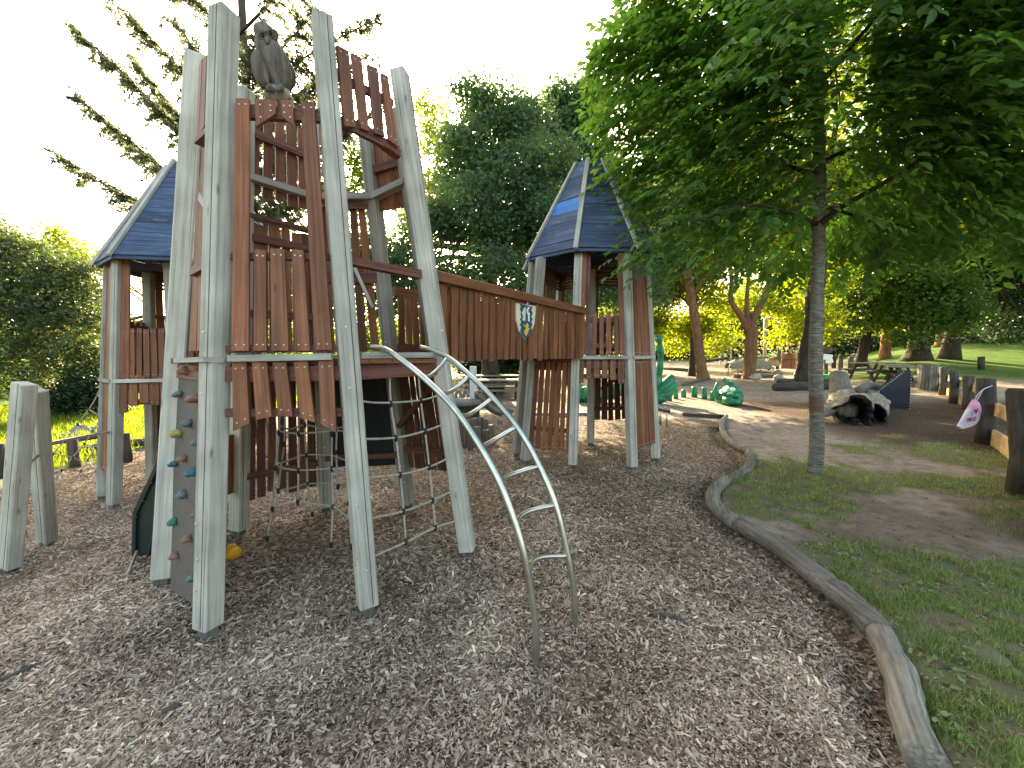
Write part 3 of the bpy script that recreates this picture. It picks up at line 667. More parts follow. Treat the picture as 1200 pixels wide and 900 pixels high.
for ex, ey, ed in ((308.5, 42.5, -.068), (318, 40, -.055)):
    c = O(ex, ey, ed); ring = lambda r_, d_: [c+V((math.cos(t/12*2*math.pi)*r_, d_, math.sin(t/12*2*math.pi)*r_)) for t in range(13)]
    mb = MB(); mb.tube(ring(.034, .01), .007, 6); mb.tube(ring(.022, -.002), .006, 6); mb.mk('eye_ring', M_OWL, hd, True); MB().blob(c+V((0, -.004, 0)), (.011, .009, .011)).mk('pupil', M_HOLE, hd, True)
mb = MB(); mb.tube([O(313, 45, -.075), O(312.5, 50, -.09), O(312, 53, -.08)], [.014, .010, .002], 7); mb.mk('beak', M_OWL, hd, True)
for q, dd, r_, nf_ in (([(303, 60), (303, 74), (307, 90), (312, 103)], -.06, .034, 5), ([(333, 70), (338, 82), (340, 94), (337, 104)], .03, .026, 4)):
    pts = curve([O(a_, b_, dd) for a_, b_ in q], 6); n_ = len(pts); mb = MB(); mb.tube(pts, [.012+r_*math.sin(math.pi*(k+1)/(n_+1))**.7 for k in range(n_)], 12); wg = mb.mk('wing', M_OWL, ow, True)
    for k in range(nf_):
        o_ = V(((k-(nf_-1)/2)*.014, -.022-.004*(k % 2), 0)); MB().tube([p_+o_*(.5+.6*math.sin(math.pi*m_/n_)) for m_, p_ in enumerate(pts[2:-1])], [.006]*(n_-3), 5).mk('feather', M_OWL, wg, True)
mb = MB(); mb.tube([O(335, 78, .06), O(340, 92, .06), O(338, 108, .06)], [.02, .03, .016], 8); mb.mk('tail', M_OWL, ow, True)
for fx in (316, 328):
    mb = MB()
    for t in (-1, 0, 1): mb.tube([O(fx, 99, -.06), O(fx+t*3, 104, -.09), O(fx+t*4, 108, -.085)], [.014, .012, .005], 6)
    mb.mk('claw', M_OWL, ow, True)

# --- speaking tube, slide behind the climbing wall
p = at(272, 645, 2.72); mb = MB(); d_ = V((.62, -.78, .10)).normalized()
mb.tube([p-d_*.10-V((0, 0, .02)), p-d_*.05, p+d_*.0], [.034, .036, .036], 14, False)
mb.tube([p, p+d_*.03, p+d_*.055, p+d_*.062, p+d_*.055, p+d_*.02, p-d_*.02], [.036, .04, .054, .058, .05, .032, .02], 14)
pipe = mb.mk('speaking_tube', M_YEL, None, True); tag(pipe, 'yellow plastic speaking tube horn low behind the left front post', 'speaking tube')
sl = thing('slide', 'black plastic slide flank with bolts showing left of the climbing wall', 'slide', G(172, 655))
SP = [(157, 650), (182, 656), (194, 600), (214, 500), (212, 440), (196, 500), (186, 540), (158, 600)]
for dY, nm in ((3.0, 0), (3.42, 1)):
    slab('side_panel', [at(*q, dY) if nm == 0 else at(*q, 3.0)+V((.05, .42, 0)) for q in SP], V((0, -1, 0)), .045, M_SLIDE, sl)
    if nm == 0:
        slab('rim', [at(*q, dY)+V((0, -.02, 0)) for q in ((157, 650), (161, 651), (162, 602), (190, 542), (212, 452), (212, 440), (196, 500), (186, 540), (158, 600))], V((0, -1, 0)), .03, M_SLIDE, sl)
        for q in ((161, 640), (161, 622), (163, 604), (171, 586), (181, 565), (190, 540)): MB().blob(at(*q, dY)+V((0, -.02, 0)), .009, seg=8, rings=4).mk('bolt', M_KNOT, sl)
q4 = [at(182, 656, 3.0), at(194, 600, 3.0), at(214, 500, 3.0)]; vs = []
for q in q4: vs += [q+V((-.03, -.02, .05)), q+V((.02, .42, .05))]
mk('chute', vs, [(0, 1, 3, 2), (2, 3, 5, 4)], M_SLIDE, sl).modifiers.new('s', 'SOLIDIFY').thickness = .02
MB().tube([at(161, 646, 2.88), G(143, 684)+V((0, 0, -.03))], .012, 8).mk('stay_rod', M_STEELD, sl, True)

# --- roofed towers
def roof(T, ze, zt, re, rt, th0, light=None, planks=8, n=8, sep=.0, c=None):
    c = c or T.c; P = lambda k, t: V((c.x+(re+(rt-re)*t)*math.cos(th0+k*math.pi/4), c.y+(re+(rt-re)*t)*math.sin(th0+k*math.pi/4), ze+(zt-ze)*t))
    for k in range(n):
        rr = random.Random(k*7+planks); cuts = [0]
        while cuts[-1] < .97: cuts.append(min(1, cuts[-1]+rr.uniform(.085, .15)))
        if 1-cuts[-2] < .05: cuts.pop(-2)
        mid = P(k, .5)+P(k+1, .5)-2*V((c.x, c.y, 0)); nn = (P(k+1, 0)-P(k, 0)).cross(P(k, 1)-P(k, 0)).normalized()
        if nn.dot(V((mid.x, mid.y, 0))) < 0: nn = -nn
        for j, (a, b_) in enumerate(zip(cuts[:-1], cuts[1:])):
            q = [P(k, a+.0015), P(k+1, a+.0015), P(k+1, b_-.0015), P(k, b_-.0015)]; o_ = rr.uniform(.0, .007); q = [x_+nn*o_ for x_ in q]
            ml = light is not None and k == light[0] and light[1] <= (a+b_)/2 <= light[2]
            M = frame((q[0]+q[3])/2, (q[1]+q[2])/2, nn.cross((q[1]-q[0]).normalized()))
            vs = q+[x_-nn*.022 for x_ in q]
            mk('roof_plank', vs, [(0, 1, 2, 3), (7, 6, 5, 4)]+[(i, i+4, (i+1) % 4+4, (i+1) % 4) for i in range(4)], M_LBLUE if ml else M_BLUE, T.t, M)
        r_ = V((math.cos(th0+k*math.pi/4), math.sin(th0+k*math.pi/4), .3)); a, b_ = P(k, -.015)+r_*.012, P(k, 1.01)+r_*.012
        bar('ridge_batten', a, b_, .062, .035, M_POST, T.t, V((-r_.y, r_.x, 0)), bevel=.004)
        bar('eave_board', P(k, 0)-V((0, 0, .015))-nn*.03, P(k+1, 0)-V((0, 0, .015))-nn*.03, .035, .03, M_BLUE, T.t, V((0, 0, 1)))
    q = [P(k, 1) for k in range(n)]; slab('roof_cap', q, V((0, 0, 1)), .03, M_BLUE, T.t)
def header(T, i, z0, z1, rows=6):
    for k in range(rows):
        z = z0+(z1-z0)*(k+.5)/rows; T.beam(i, z, .03, .97, -.02, (z1-z0)/rows*.72, .022, M_RED, name='header_board')
# tower 2 (right)
c2 = V((1.2, 6.16, 0)); R2 = 1.1; th2 = -1.93
def regular(c, R, th, i): return V((c.x+R*math.cos(th+i*math.pi/4), c.y+R*math.sin(th+i*math.pi/4), 0))
def post2(c, b, zt, k=.80): b = V(b); b.z = h(b.x, b.y); return (b, V((c.x+(b.x-c.x)*k, c.y+(b.y-c.y)*k, zt)))
B = [post2(c2, b, 2.89, .78) for b in (G(671, 549), G(741, 551), G(769, 540), regular(c2, R2, th2, 3), G(692, 521.5), regular(c2, R2, th2, 5), G(605, 535), G(615, 542))]
print('T2', [tuple(round(c, 2) for c in p[0]) for p in B])
T2 = Tower('play_tower', 'wooden play tower whose dark blue roof has two bright blue planks', B, c2)
T2.posts(.11); D2 = 1.5; T2.floor(D2-.03)
f = T2.F[0]; T2.slat(0, .09, D2+.03, 2.92, .085, .04); T2.slat(0, .21, D2+.03, 2.92, .05, .01, mat=M_RAIL); T2.slat(0, .87, D2+.03, 2.92, .07, .02)
for u in (.34, .48, .62, .76): T2.slat(0, u, D2+.03, 2.1, .062, .035)
T2.beam(0, 1.66, .03, .97, -.01); T2.beam(0, 2.0, .25, .97, -.01)
T2.beam(0, D2-.005, .0, 1, .06, .045, .045, M_POST, name='ledge')
for k, u in enumerate((.1, .24, .39, .54, .69, .84)): T2.slat(0, u, D2-.36+.09*math.sin(math.pi*(k+.3)/5.6), D2-.035, .075, .035, cut=0)
T2.beam(0, D2-.25, .03, .97, -.01)
T2.panel(1, D2+.02, 2.92, 6, .06, .96, .105, fill=.9, rails=()); T2.panel(1, .26, D2-.03, 6, .06, .96, .125, fill=.9, rails=()); T2.beam(1, D2-.005, 0, 1, .055, .045, .045, M_POST, name='ledge')
T2.panel(7, .22, D2-.05, 7, .06, .97, .095, jit=.012, rails=(.5, 1.35))
T2.panel(3, .42, D2-.1, 6, .08, .92, .085, mat=M_RAIL, rails=(.62, 1.3)); f = T2.F[3]; bar('brace', f.pt(.1, 1.35, -.05), f.pt(.8, .95, -.05), .05, .03, M_RAIL, T2.t, V((0, 0, 1)))  # lower back slats in the darker wood as painted shade
T2.panel(3, D2+.02, 2.1, 6, .05, .95, .07); T2.panel(2, D2+.02, 2.92, 6, .05, .95, .1); T2.panel(2, .3, D2-.1, 6, .05, .95, .1)
T2.panel(4, D2+.02, 2.1, 6, .05, .95, .07); T2.panel(5, D2+.02, 2.92, 6, .08, .92, .07); T2.panel(6, D2+.02, 2.3, 4, .1, .9, .08)
T2.slat(4, .1, 2.1, 2.92, .07); T2.slat(4, .9, 2.1, 2.92, .07); T2.slat(3, .9, 2.1, 2.92, .07)
for i in (2, 3, 4, 5, 6): header(T2, i, 2.62, 2.92)
roof(T2, 2.93, 4.36, 1.06, .27, th2, (7, .36, .56)); T2.done()
# tower 3 (left)
c3 = V((-4.86, 6.0, 0)); base3 = [G(134, 597), V((-4.45, 5.05, 0)), V((-3.98, 5.6, 0)), V((-3.95, 6.4, 0)), V((-4.5, 6.95, 0)), V((-5.25, 6.95, 0)), G(178, 566), G(119, 586)]
Cc = [post2(c3, b, 2.74, .76) for b in base3]
print('T3', [tuple(round(c, 2) for c in p[0]) for p in Cc])
T3 = Tower('play_tower', 'wooden play tower with faded blue roof on the left behind the tall open tower', Cc, c3)
T3.posts(.112); D3 = 1.2; T3.floor(D3-.03)
T3.slat(0, .12, D3+.03, 2.78, .13, .04); T3.panel(0, D3+.03, 1.88, 6, .2, 1.0, .085, rails=(1.3, 1.8)); T3.beam(0, D3, 0, 1, .06, .045, .045, M_POST, name='ledge')
for k, u in enumerate((.12, .3, .48, .66, .84)): T3.slat(0, u, D3-.42+.13*math.sin(math.pi*(k+.2)/4.4), D3-.03, .1, .035)
T3.beam(0, D3-.28, .03, .97, -.01)
T3.panel(7, D3-1.2, 2.78, 4, .1, .95, .12, fill=.9, rails=()); T3.beam(7, D3, 0, 1, .05, .045, .045, M_POST, name='ledge')
T3.panel(5, -.1, D3-.1, 7, .05, .95, .08, mat=M_RAIL, rails=(.1, 1.0)); T3.panel(4, -.1, D3-.1, 6, .05, .95, .08, mat=M_RAIL, rails=(.1, 1.0)); T3.panel(5, D3+.02, 2.78, 5, .08, .92, .08, rails=(2.1,)); T3.panel(4, D3+.02, 2.78, 5, .1, .9, .07, rails=(2.1,))  # below-deck slats darkened to carry the shade under the floor
T3.panel(3, D3+.02, 2.0, 6, .05, .95, .08); T3.panel(2, D3+.02, 2.0, 6, .05, .95, .08); T3.panel(6, D3+.02, 2.0, 6, .05, .95, .08); T3.panel(1, D3+.02, 2.0, 6, .05, .95, .08)
f = T3.F[4]; bar('brace', f.pt(.1, .95, .1), f.pt(.9, .5, .1), .06, .035, M_RAIL, T3.t, V((0, 0, 1)))
for i in (1, 2, 3, 4, 5): header(T3, i, 2.5, 2.78, 5)
roof(T3, 2.76, 4.22, 1.2, .36, math.radians(33), c=V((-4.62, 6.0, 0))); T3.done()

# --- bridge
br = thing('wooden_bridge', 'red-brown slatted wooden bridge joining the two front towers, painted shield on its side', 'bridge', V((.2, 4.4, 0)))
s0, s1 = at(505, 423, 3.22), V((B[0][0].x+.03, B[0][0].y-.06, 1.5)); s1 = at(683, 420.5, 5.16)
t0, t1 = at(505, 423, 3.22), s1
r0, r1 = at(506, 323.5, 3.22), at(683, 365, 5.16)
f0, f1 = V((-1.12, 3.78, 1.53)), at(617, 420, 5.62)
fr0, fr1 = at(462, 341, 3.80), at(617, 366, 5.62)
bn = (s1-s0).cross(V((0, 0, 1))).normalized()
if bn.y > 0: bn = -bn
def side(a0, a1, b0, b1, nn, N):
    for k in range(N):
        u = (k+.5)/N+random.uniform(-.006, .006); up = u+random.uniform(-.007, .007); L = (a1-a0).length; w_ = L/N*random.uniform(.6, .84)
        lo = a0.lerp(a1, u)+V((0, 0, -.0+random.uniform(-.012, .012))); hi = b0.lerp(b1, up)-V((0, 0, .02)); d = (a1-a0).normalized(); Ls, Rs = [], []
        for j in range(5):
            c = lo.lerp(hi, j/4)+d*random.uniform(-.006, .006); hw = w_/2*random.uniform(.86, 1.12); Ls.append(c-d*hw); Rs.append(c+d*hw)
        slab('slat', [Ls[0], Rs[0]]+Rs[1:]+list(reversed(Ls[1:])), nn, .022, M_RED, br)
side(s0, s1, r0, r1, bn, 25); side(f0, f1, fr0, fr1, -bn, 24)
bar('hand_rail', r0+bn*.03, r1+bn*.03, .085, .055, M_RED, br, V((0, 0, 1)), bevel=.006); bar('hand_rail', fr0, fr1, .085, .055, M_RED, br, V((0, 0, 1)))
for a, b_ in ((s0, s1), (f0, f1)):
    o_ = -.04 if a is s0 else .04
    bar('side_beam', a+bn*o_+V((0, 0, .07)), b_+bn*o_+V((0, 0, .07)), .12, .045, M_RAIL, br, V((0, 0, 1)))
for k in range(24):
    u = (k+.5)/24; a, b_ = s0.lerp(s1, u)-bn*.05, f0.lerp(f1, u)+bn*.05; bar('deck_board', a+V((0, 0, .04)), b_+V((0, 0, .04)), .105, .03, M_RAIL, br, (s1-s0).normalized())
# shield
def on_side(x_, y_, off):
    nn = bn; p0 = s0+bn*off; r = ray(x_, y_); return V((0, 0, EYE))+r*((p0-V((0, 0, EYE))).dot(nn)/r.dot(nn))
def sp_(q, off, th, name, mat, par, cx=590, cy=340, k=60/771): return slab(name, [on_side(cx+a*k, cy+b_*k, off) for a, b_ in q], bn, th, mat, par)
sh = sp_([(330, 745), (420, 640), (470, 500), (490, 240), (195, 195), (198, 450), (240, 620)], .022, .018, 'shield', M_CREAM, br)
sp_([(335, 738), (418, 645), (432, 600), (418, 560), (438, 520), (420, 480), (442, 440), (418, 400), (442, 350), (420, 300), (440, 250), (250, 205), (262, 250), (252, 290), (272, 330), (256, 370), (275, 395), (250, 440), (272, 480), (250, 520), (270, 560), (256, 600), (262, 650)], .026, .003, 'shield_field', M_TEAL, sh)
sp_([(285, 455), (330, 462), (336, 250), (305, 275), (278, 350), (300, 395)], .029, .002, 'shield_charge', M_CREAM, sh)
sp_([(372, 470), (396, 472), (394, 372), (402, 350), (375, 330), (378, 290), (402, 262), (375, 250), (350, 290), (352, 335), (370, 372)], .029, .002, 'shield_charge', M_WHITE, sh)
sp_([(342, 695), (372, 640), (378, 595), (398, 590), (396, 572), (360, 565), (384, 545), (366, 500), (348, 492), (338, 535), (302, 515), (298, 525), (335, 560), (340, 580), (312, 610), (316, 655)], .029, .002, 'shield_charge', M_GOLD, sh)

# ------------------------------------------------------------------ left: timber A-frame, bar, net, fence, boulder
af = thing('timber_trestle', 'pair of leaning grey timber posts joined by a steel bar at the left edge', 'trestle', G(35, 650))
for (x0, y0, x1, y1, Y1) in ((12, 664, 29, 449, 3.25), (56, 634, 42, 456, 3.5)):
    b_ = G(x0, y0+6); t_ = at(x1, y1, Y1); b_.z += .05
    p_ = bar('leg', b_, t_, .15, .10, M_POST, af, V((1, -.25, 0)), bevel=.008)
    M = wm(p_); L = (t_-b_).length
    MB().bar(M @ V((.03, .0505, 0)), M @ V((.03, .0505, L)), .004, .002, V((1, 0, 0))).bar(M @ V((.03, -.0505, 0)), M @ V((.03, -.0505, L)), .004, .002, V((1, 0, 0))).mk('post_seam', M_LOGD, p_)
    bar('post_foot', b_-V((0, 0, .12)), b_+V((0, 0, .02)), .09, .07, M_FOOT, af, V((1, -.25, 0)))
MB().tube([at(28, 548, 3.3), at(44, 534, 3.55)], .014, 8).mk('bar', M_STEEL, af, True)
o = MB().tube(curve([at(50, 521, 3.6), at(90, 513, 4.3), at(134, 505, 5.0)], 4), .016, 8).mk('steel_bar', M_STEEL, None, True); tag(o, 'long thin steel bar running from the leaning timber posts to the left tower', 'bar')
def J(x_, y_, Y=5.6): return at(x_, y_, Y)
nl = [[(123, 440, 5.5), (114, 463, 5.6), (104, 480, 5.6), (91, 497, 5.6), (76, 517, 5.5), (62, 532, 5.4), (47, 556, 5.2)], [(122, 478, 5.6), (118, 490, 5.7), (109, 505, 5.7), (99, 520, 5.7), (85, 536, 5.6), (72, 551, 5.4), (63, 563, 5.3)], [(120, 510, 5.6), (112, 524, 5.7), (103, 539, 5.7), (95, 552, 5.6), (84, 566, 5.4)], [(121, 538, 5.6), (113, 550, 5.7), (104, 561, 5.6)]]
cx_ = [[(114, 463, 5.6), (119, 467, 5.5), (122, 469, 5.5)], [(104, 480, 5.6), (113, 485, 5.6), (118, 490, 5.7)], [(91, 497, 5.6), (99, 503, 5.7), (109, 505, 5.7), (116, 508, 5.6)], [(62, 532, 5.4), (75, 534, 5.5), (85, 536, 5.6), (95, 540, 5.7), (103, 539, 5.7), (112, 524, 5.7)], [(72, 551, 5.4), (84, 550, 5.5), (95, 552, 5.6), (104, 548, 5.6), (113, 550, 5.7)], [(76, 517, 5.5), (88, 514, 5.6), (99, 520, 5.7), (108, 523, 5.7), (112, 524, 5.7)]]
net('climbing_net', 'slanted rope net running down to the left from the left tower', [curve([J(*p) for p in q], 3) for q in nl+cx_], [J(*p) for q in nl for p in q[1:-1]], J(95, 560))
lf = thing('rail_fence', 'low rustic fence of dark brown half-log rails at the far left', 'fence', G(88, 548))
for q in (((-40, 540), (46, 524)), ((52, 520), (118, 511)), ): MB().tube([at(q[0][0], q[0][1], 7.4), at(q[1][0], q[1][1], 7.7)], .05, 8).mk('rail', M_LOGD, lf, True)
for q in (((-40, 572), (50, 538), 7.0), ((54, 539), (122, 522), 7.4), ((122, 522), (200, 515), 7.9)): MB().tube([at(q[0][0], q[0][1], q[2]), at(q[1][0], q[1][1], q[2]+.3)], .085, 8).mk('rail', M_LOGD, lf, True)
for (x_, y_, y1) in ((88, 547, 513), (3, 560, 520), (150, 540, 508)):
    b_ = G(x_, y_); MB().tube([b_-V((0, 0, .1)), at(x_-4, y1, b_.y)], .075, 9).mk('post', M_LOGD, lf, True)
b_ = G(100, 530); b_.z += .1
o = MB().blob(at(99, 514, 9.2), (.52, .4, .28), None, 18, 12, .55).mk('boulder', M_STONE, None, True); tag(o, 'rounded grey boulder on the grass behind the low left fence', 'boulder')

# ------------------------------------------------------------------ log edging
cuts = [0, 3, 8, 12, 15, 19]; W_ = [.070, .076, .072, .062, .055, .05]
dsc = ['thick pale log edging piece at the bottom, nearest the camera', 'long thick grey log edging piece curving beside the grass', 'bent grey log edging piece in the middle bend', 'short log edging piece partly buried in the soil', 'thin far log edging piece at the end of the chips']
for k, (a, b_) in enumerate(zip(cuts[:-1], cuts[1:])):
    pts = [LOGP[i].copy() for i in range(a, b_+1)]
    for p in pts: p.z = terr(p.x, p.y)+W_[k]*.62
    pts = curve(pts, 8 if k < 3 else 6); r0_ = W_[k]; n_ = len(pts)
    d0 = (pts[1]-pts[0]).normalized(); pts = pts[0:] if k == 0 else [pts[0]+d0*.012]+pts[1:]
    mb = MB(); rs = [r0_*(1+.16*noise.noise((i*.33, k*5.1, 1)))*(1-.1*(i/n_)) for i in range(n_)]
    mb.tube(pts, rs, 20)
    for i, v in enumerate(mb.v):
        pi = min(i//20, n_-1); c = pts[pi]; d = v-c
        mb.v[i] = c+d*(1+.10*noise.noise(v*3.5)+.06*noise.noise(v*16))
    fr = (pts[-1]-pts[0]).normalized(); M = frame(pts[0], pts[-1], V((1, 0, 0)))
    o = mb.mk('edging_log', M_LOG, None, True, M=M); tag(o, dsc[k], 'log', 'log edging along the chip border')
for x0, y0, x1, y1, r_, lb in ((800, 488, 849, 489, .05, 'dark straight timber edging running left from the end of the log border'),):
    a, b_ = G(x0, y0), G(x1, y1); o = bar('edging_board', a+V((0, 0, .03)), b_+V((0, 0, .03)), .12, .10, M_LOGD, None, V((0, 1, 0))); tag(o, lb, 'edging')
tag(bar('edging_board', G(612, 487)+V((0, 0, .03)), G(690, 486)+V((0, 0, .03)), .2, .08, M_STONE, None, V((0, 1, 0))), 'pale flat kerb seen through the right tower', 'edging')
# twigs and chunks lying about
for k, (x0, y0, x1, y1, lb) in enumerate(((772, 722, 806, 732, 'dark stick on the wood chips right of the steel ladder'), (0, 803, 62, 778, 'dark stick on the wood chips at the left edge'), (190, 838, 212, 828, 'short brown stick on the chips below the tower'), (1008, 800, 1020, 825, 'bark chunk lying against the log edging'))):
    a, b_ = G(x0, y0), G(x1, y1); o = MB().tube([a+V((0, 0, .015)), a.lerp(b_, .5)+V((.01, .01, .02)), b_+V((0, 0, .014))], [.012, .011, .006], 7).mk('stick', M_LOGD, None, True); tag(o, lb, 'stick')

# ------------------------------------------------------------------ leaves and trees
def leaves(P, D, size, asp, rg_, fold=.25):
    """P centres, D unit directions; folded four-corner leaves"""
    k = len(P); r = rg_.normal(size=(k, 3)); s = np.cross(D, r); s /= np.linalg.norm(s, axis=1)[:, None]+1e-9; nn = np.cross(D, s)
    l = (size*rg_.uniform(.7, 1.25, k))[:, None]; w_ = l*asp*.5
    a = P; m_ = P+D*l*.45-nn*l*fold*.12; t_ = P+D*l-nn*l*fold*.35
    Q = np.stack([a, m_+s*w_, t_, m_-s*w_], 1).reshape(-1, 3); return Q
def sph(rg_, k):
    v = rg_.normal(size=(k, 3)); return v/np.linalg.norm(v, axis=1)[:, None]
def crown(name, par, lobes, n_leaf, size, asp, mat, rg_, clump=.35, per=26, flat=.65, droop=.0):
    L_ = np.array([(l[0], l[1], l[2]) for l in lobes]); R_ = np.array([l[3] if isinstance(l[3], (int, float)) else 1 for l in lobes]); Z_ = np.array([l[4] if len(l) > 4 else .8 for l in lobes])
    nt_ = max(1, n_leaf//per); pw = R_**2; i = rg_.choice(len(L_), nt_, p=pw/pw.sum()); d = sph(rg_, nt_)*(rg_.random(nt_)**.38)[:, None]
    T_ = L_[i]+d*np.stack([R_[i], R_[i], R_[i]*Z_[i]], -1); cs = clump*rg_.uniform(.5, 1.3, nt_)
    q = rg_.normal(size=(nt_, per, 3))*cs[:, None, None]*.5; q[..., 2] *= flat
    P = (T_[:, None]+q).reshape(-1, 3); D = sph(rg_, len(P)); D[:, 2] = D[:, 2]*.5-droop; D /= np.linalg.norm(D, axis=1)[:, None]
    Q = leaves(P, D, size, asp, rg_); k = len(P); tint = np.repeat(rg_.random(nt_)*.5, per)+rg_.random(k)*.5
    o = fast(name, Q, np.arange(4*k).reshape(-1, 4), mat, par, tint, kind='stuff'); return T_
def limb(pts, r0, r1, n=7):
    pts = curve(pts, 4); m_ = len(pts); return MB().tube(pts, [r0+(r1-r0)*(i/(m_-1)) for i in range(m_)], n)
def tree(label, base, H, tr, lobes, n_leaf, size, mat, bk, seed, grp=None, lean=(0, 0), fork=None, asp=.6, clump=.5, cat='tree', name='broadleaf_tree', nl=8, r_top=.45, per=26, droop=0., crookd=.25, flat=.65):
    rg_ = np.random.default_rng(seed); rr = random.Random(seed); t = thing(name, label, cat, base, grp)
    top = base+V((lean[0], lean[1], H)); k = 7
    pts = [base.lerp(top, i/k)+V((rr.uniform(-1, 1), rr.uniform(-1, 1), 0))*crookd*.3*(i > 0)*(i < k)*tr*4 for i in range(k+1)]; pts[0] = base-V((0, 0, .2))
    cp = curve(pts, 3); m_ = len(cp); rs = [tr*(1+.5*max(0, 1-i/2.2))*(1-(1-r_top)*i/(m_-1)) for i in range(m_)]
    mb = MB(); mb.tube(cp, rs, 14)
    for i, v in enumerate(mb.v):
        c = cp[min(i//14, m_-1)]; mb.v[i] = c+(v-c)*(1+.16*noise.noise(v*1.3/max(tr, .1)*.5))
    mb.mk('trunk', bk, t, True)
    hub = cp[int(m_*.55):] 
    if fork:
        for q in fork: limb([V(p) for p in q[0]], q[1], q[1]*.4, 9).mk('limb', bk, t, True)
    ls = sorted(lobes, key=lambda l: -l[3])[:nl]
    mb = MB()
    for l in ls:
        c = V(l[:3]); s_ = rr.choice(hub); mid = s_.lerp(c, .5)+V((rr.uniform(-.3, .3), rr.uniform(-.3, .3), .25)); 
        q = curve([s_, mid, c], 4); mb.tube(q, [tr*.38*(1-.75*i/(len(q)-1)) for i in range(len(q))], 6)
        for _ in range(5):
            e = c+V((rr.gauss(0, 1), rr.gauss(0, 1), rr.gauss(0, .8))).normalized()*l[3]*.85; s2 = q[rr.randrange(4, len(q))]
            mb.tube([s2, s2.lerp(e, .5)+V((0, 0, .1)), e], [tr*.12, tr*.08, tr*.03], 4)
    if ls: mb.mk('branches', bk, t, True, kind='stuff')
    crown('crown', t, lobes, n_leaf, size, asp, mat, rg_, clump, per, flat, droop); return t
def px_lobes(q): return [(*at(x_, y_, Y), r_) for x_, y_, Y, r_ in q]

# --- near tree on the grass
rgf = np.random.default_rng(21); base = G(954, 556)
nt_ = thing('broadleaf_tree', 'slender young tree with smooth grey trunk and long leaves standing in the grass at right', 'tree', base)
tp = [base-V((0, 0, .1)), base+V((0, 0, .5)), at(956, 420, base.y), at(959, 300, base.y+.05), at(960, 180, base.y+.02), at(958, 70, base.y), at(962, -120, base.y)]
mb = limb(tp, .088, .045, 16)
for i, v in enumerate(mb.v):
    c_ = v; mb.v[i] = v+V((noise.noise(v*6), noise.noise(v*6+V((5, 5, 5))), 0))*.008
M_BARKN, n, b = new('ringed_grey_bark'); L = n.links
tc = nd(n, 'ShaderNodeTexCoord'); mp = nd(n, 'ShaderNodeMapping'); mp.inputs['Scale'].default_value = (1, 1, 6); L.new(tc.outputs['Object'], mp.inputs[0])
nz = nd(n, 'ShaderNodeTexNoise', i_Scale=9, i_Detail=6, i_Roughness=.7); L.new(mp.outputs[0], nz.inputs['Vector']); r = ramp(n, [(.34, (.055, .05, .038)), (.5, (.13, .12, .095)), (.66, (.25, .235, .20))]); L.new(nz.outputs[0], r.inputs[0]); ge_ = nd(n, 'ShaderNodeNewGeometry'); sx_ = nd(n, 'ShaderNodeSeparateXYZ'); L.new(ge_.outputs['Position'], sx_.inputs[0]); mrz = nd(n, 'ShaderNodeMapRange'); mrz.inputs['From Min'].default_value = .80; mrz.inputs['From Max'].default_value = 1.06; L.new(sx_.outputs[2], mrz.inputs[0])
rz = ramp(n, [(.0, (0, 0, 0)), (.12, (.8,)*3), (.7, (.8,)*3), (.95, (0, 0, 0))]); L.new(mrz.outputs[0], rz.inputs[0]); mxz = nd(n, 'ShaderNodeMix', data_type='RGBA'); L.new(rz.outputs[0], mxz.inputs[0]); L.new(r.outputs[0], mxz.inputs[6]); mxz.inputs[7].default_value = (.11, .05, .032, 1)
L.new(mxz.outputs[2], b.inputs['Base Color'])
b.inputs['Roughness'].default_value = .8; bp = nd(n, 'ShaderNodeBump', i_Strength=.6, i_Distance=.01); L.new(nz.outputs[0], bp.inputs['Height']); L.new(bp.outputs[0], b.inputs['Normal'])
mb.mk('trunk', M_BARKN, nt_, True)
Yb = base.y
for q, r_ in (([(961, 262, 0), (990, 240, -.1), (1040, 212, -.3), (1110, 165, -.5), (1190, 100, -.8)], .04), ([(957, 205, 0), (925, 195, .1), (905, 182, .2), (897, 150, .3)], .034), ([(957, 262, 0), (925, 250, -.2), (880, 240, -.5), (800, 262, -.7)], .026),
              ([(960, 190, 0), (1010, 165, .2), (1060, 110, .2), (1120, 40, .1)], .03), ([(958, 130, 0), (900, 90, -.2), (840, 40, -.3), (800, 0, -.3)], .03), ([(959, 90, 0), (940, 20, -.6), (900, -60, -1)], .028), ([(960, 100, 0), (1010, 40, -.7), (1080, -40, -1.2)], .03), ([(959, 180, 0), (860, 130, .3), (770, 110, .4)], .026), ([(961, 240, 0), (1040, 262, .3), (1130, 262, .3)], .024)):
    limb([at(x_, y_, Yb+d) for x_, y_, d in q], r_, r_*.25, 8).mk('limb', M_BARKD, nt_, True)
LB = px_lobes([(775, 55, 5.3, .75), (745, 120, 5.2, .5), (765, 190, 5.4, .6), (840, 60, 5, .9), (840, 160, 5.1, .85), (800, 285, 4.8, .42), (757, 298, 4.6, .22), (860, 265, 5, .6), (910, 90, 4.6, .95), (900, 215, 5, .75), (985, 60, 4.4, .95), (1010, 170, 4.6, .85), (1065, 90, 4.4, .95), (1070, 240, 5, .75), (1135, 50, 4.1, .95), (1145, 180, 4.5, .85), (1190, 250, 5, .6),
               (1230, 110, 4.2, 1.), (950, 10, 3.7, .8), (1085, -10, 3.5, .8), (1190, 0, 3.4, .8), (1000, 285, 5.6, .5), (920, 300, 5.6, .45), (1270, 240, 4.6, .9), (980, -70, 4.5, 1.0), (810, 0, 5, .8), (770, 240, 5.2, .35), (730, 80, 5.4, .35)])
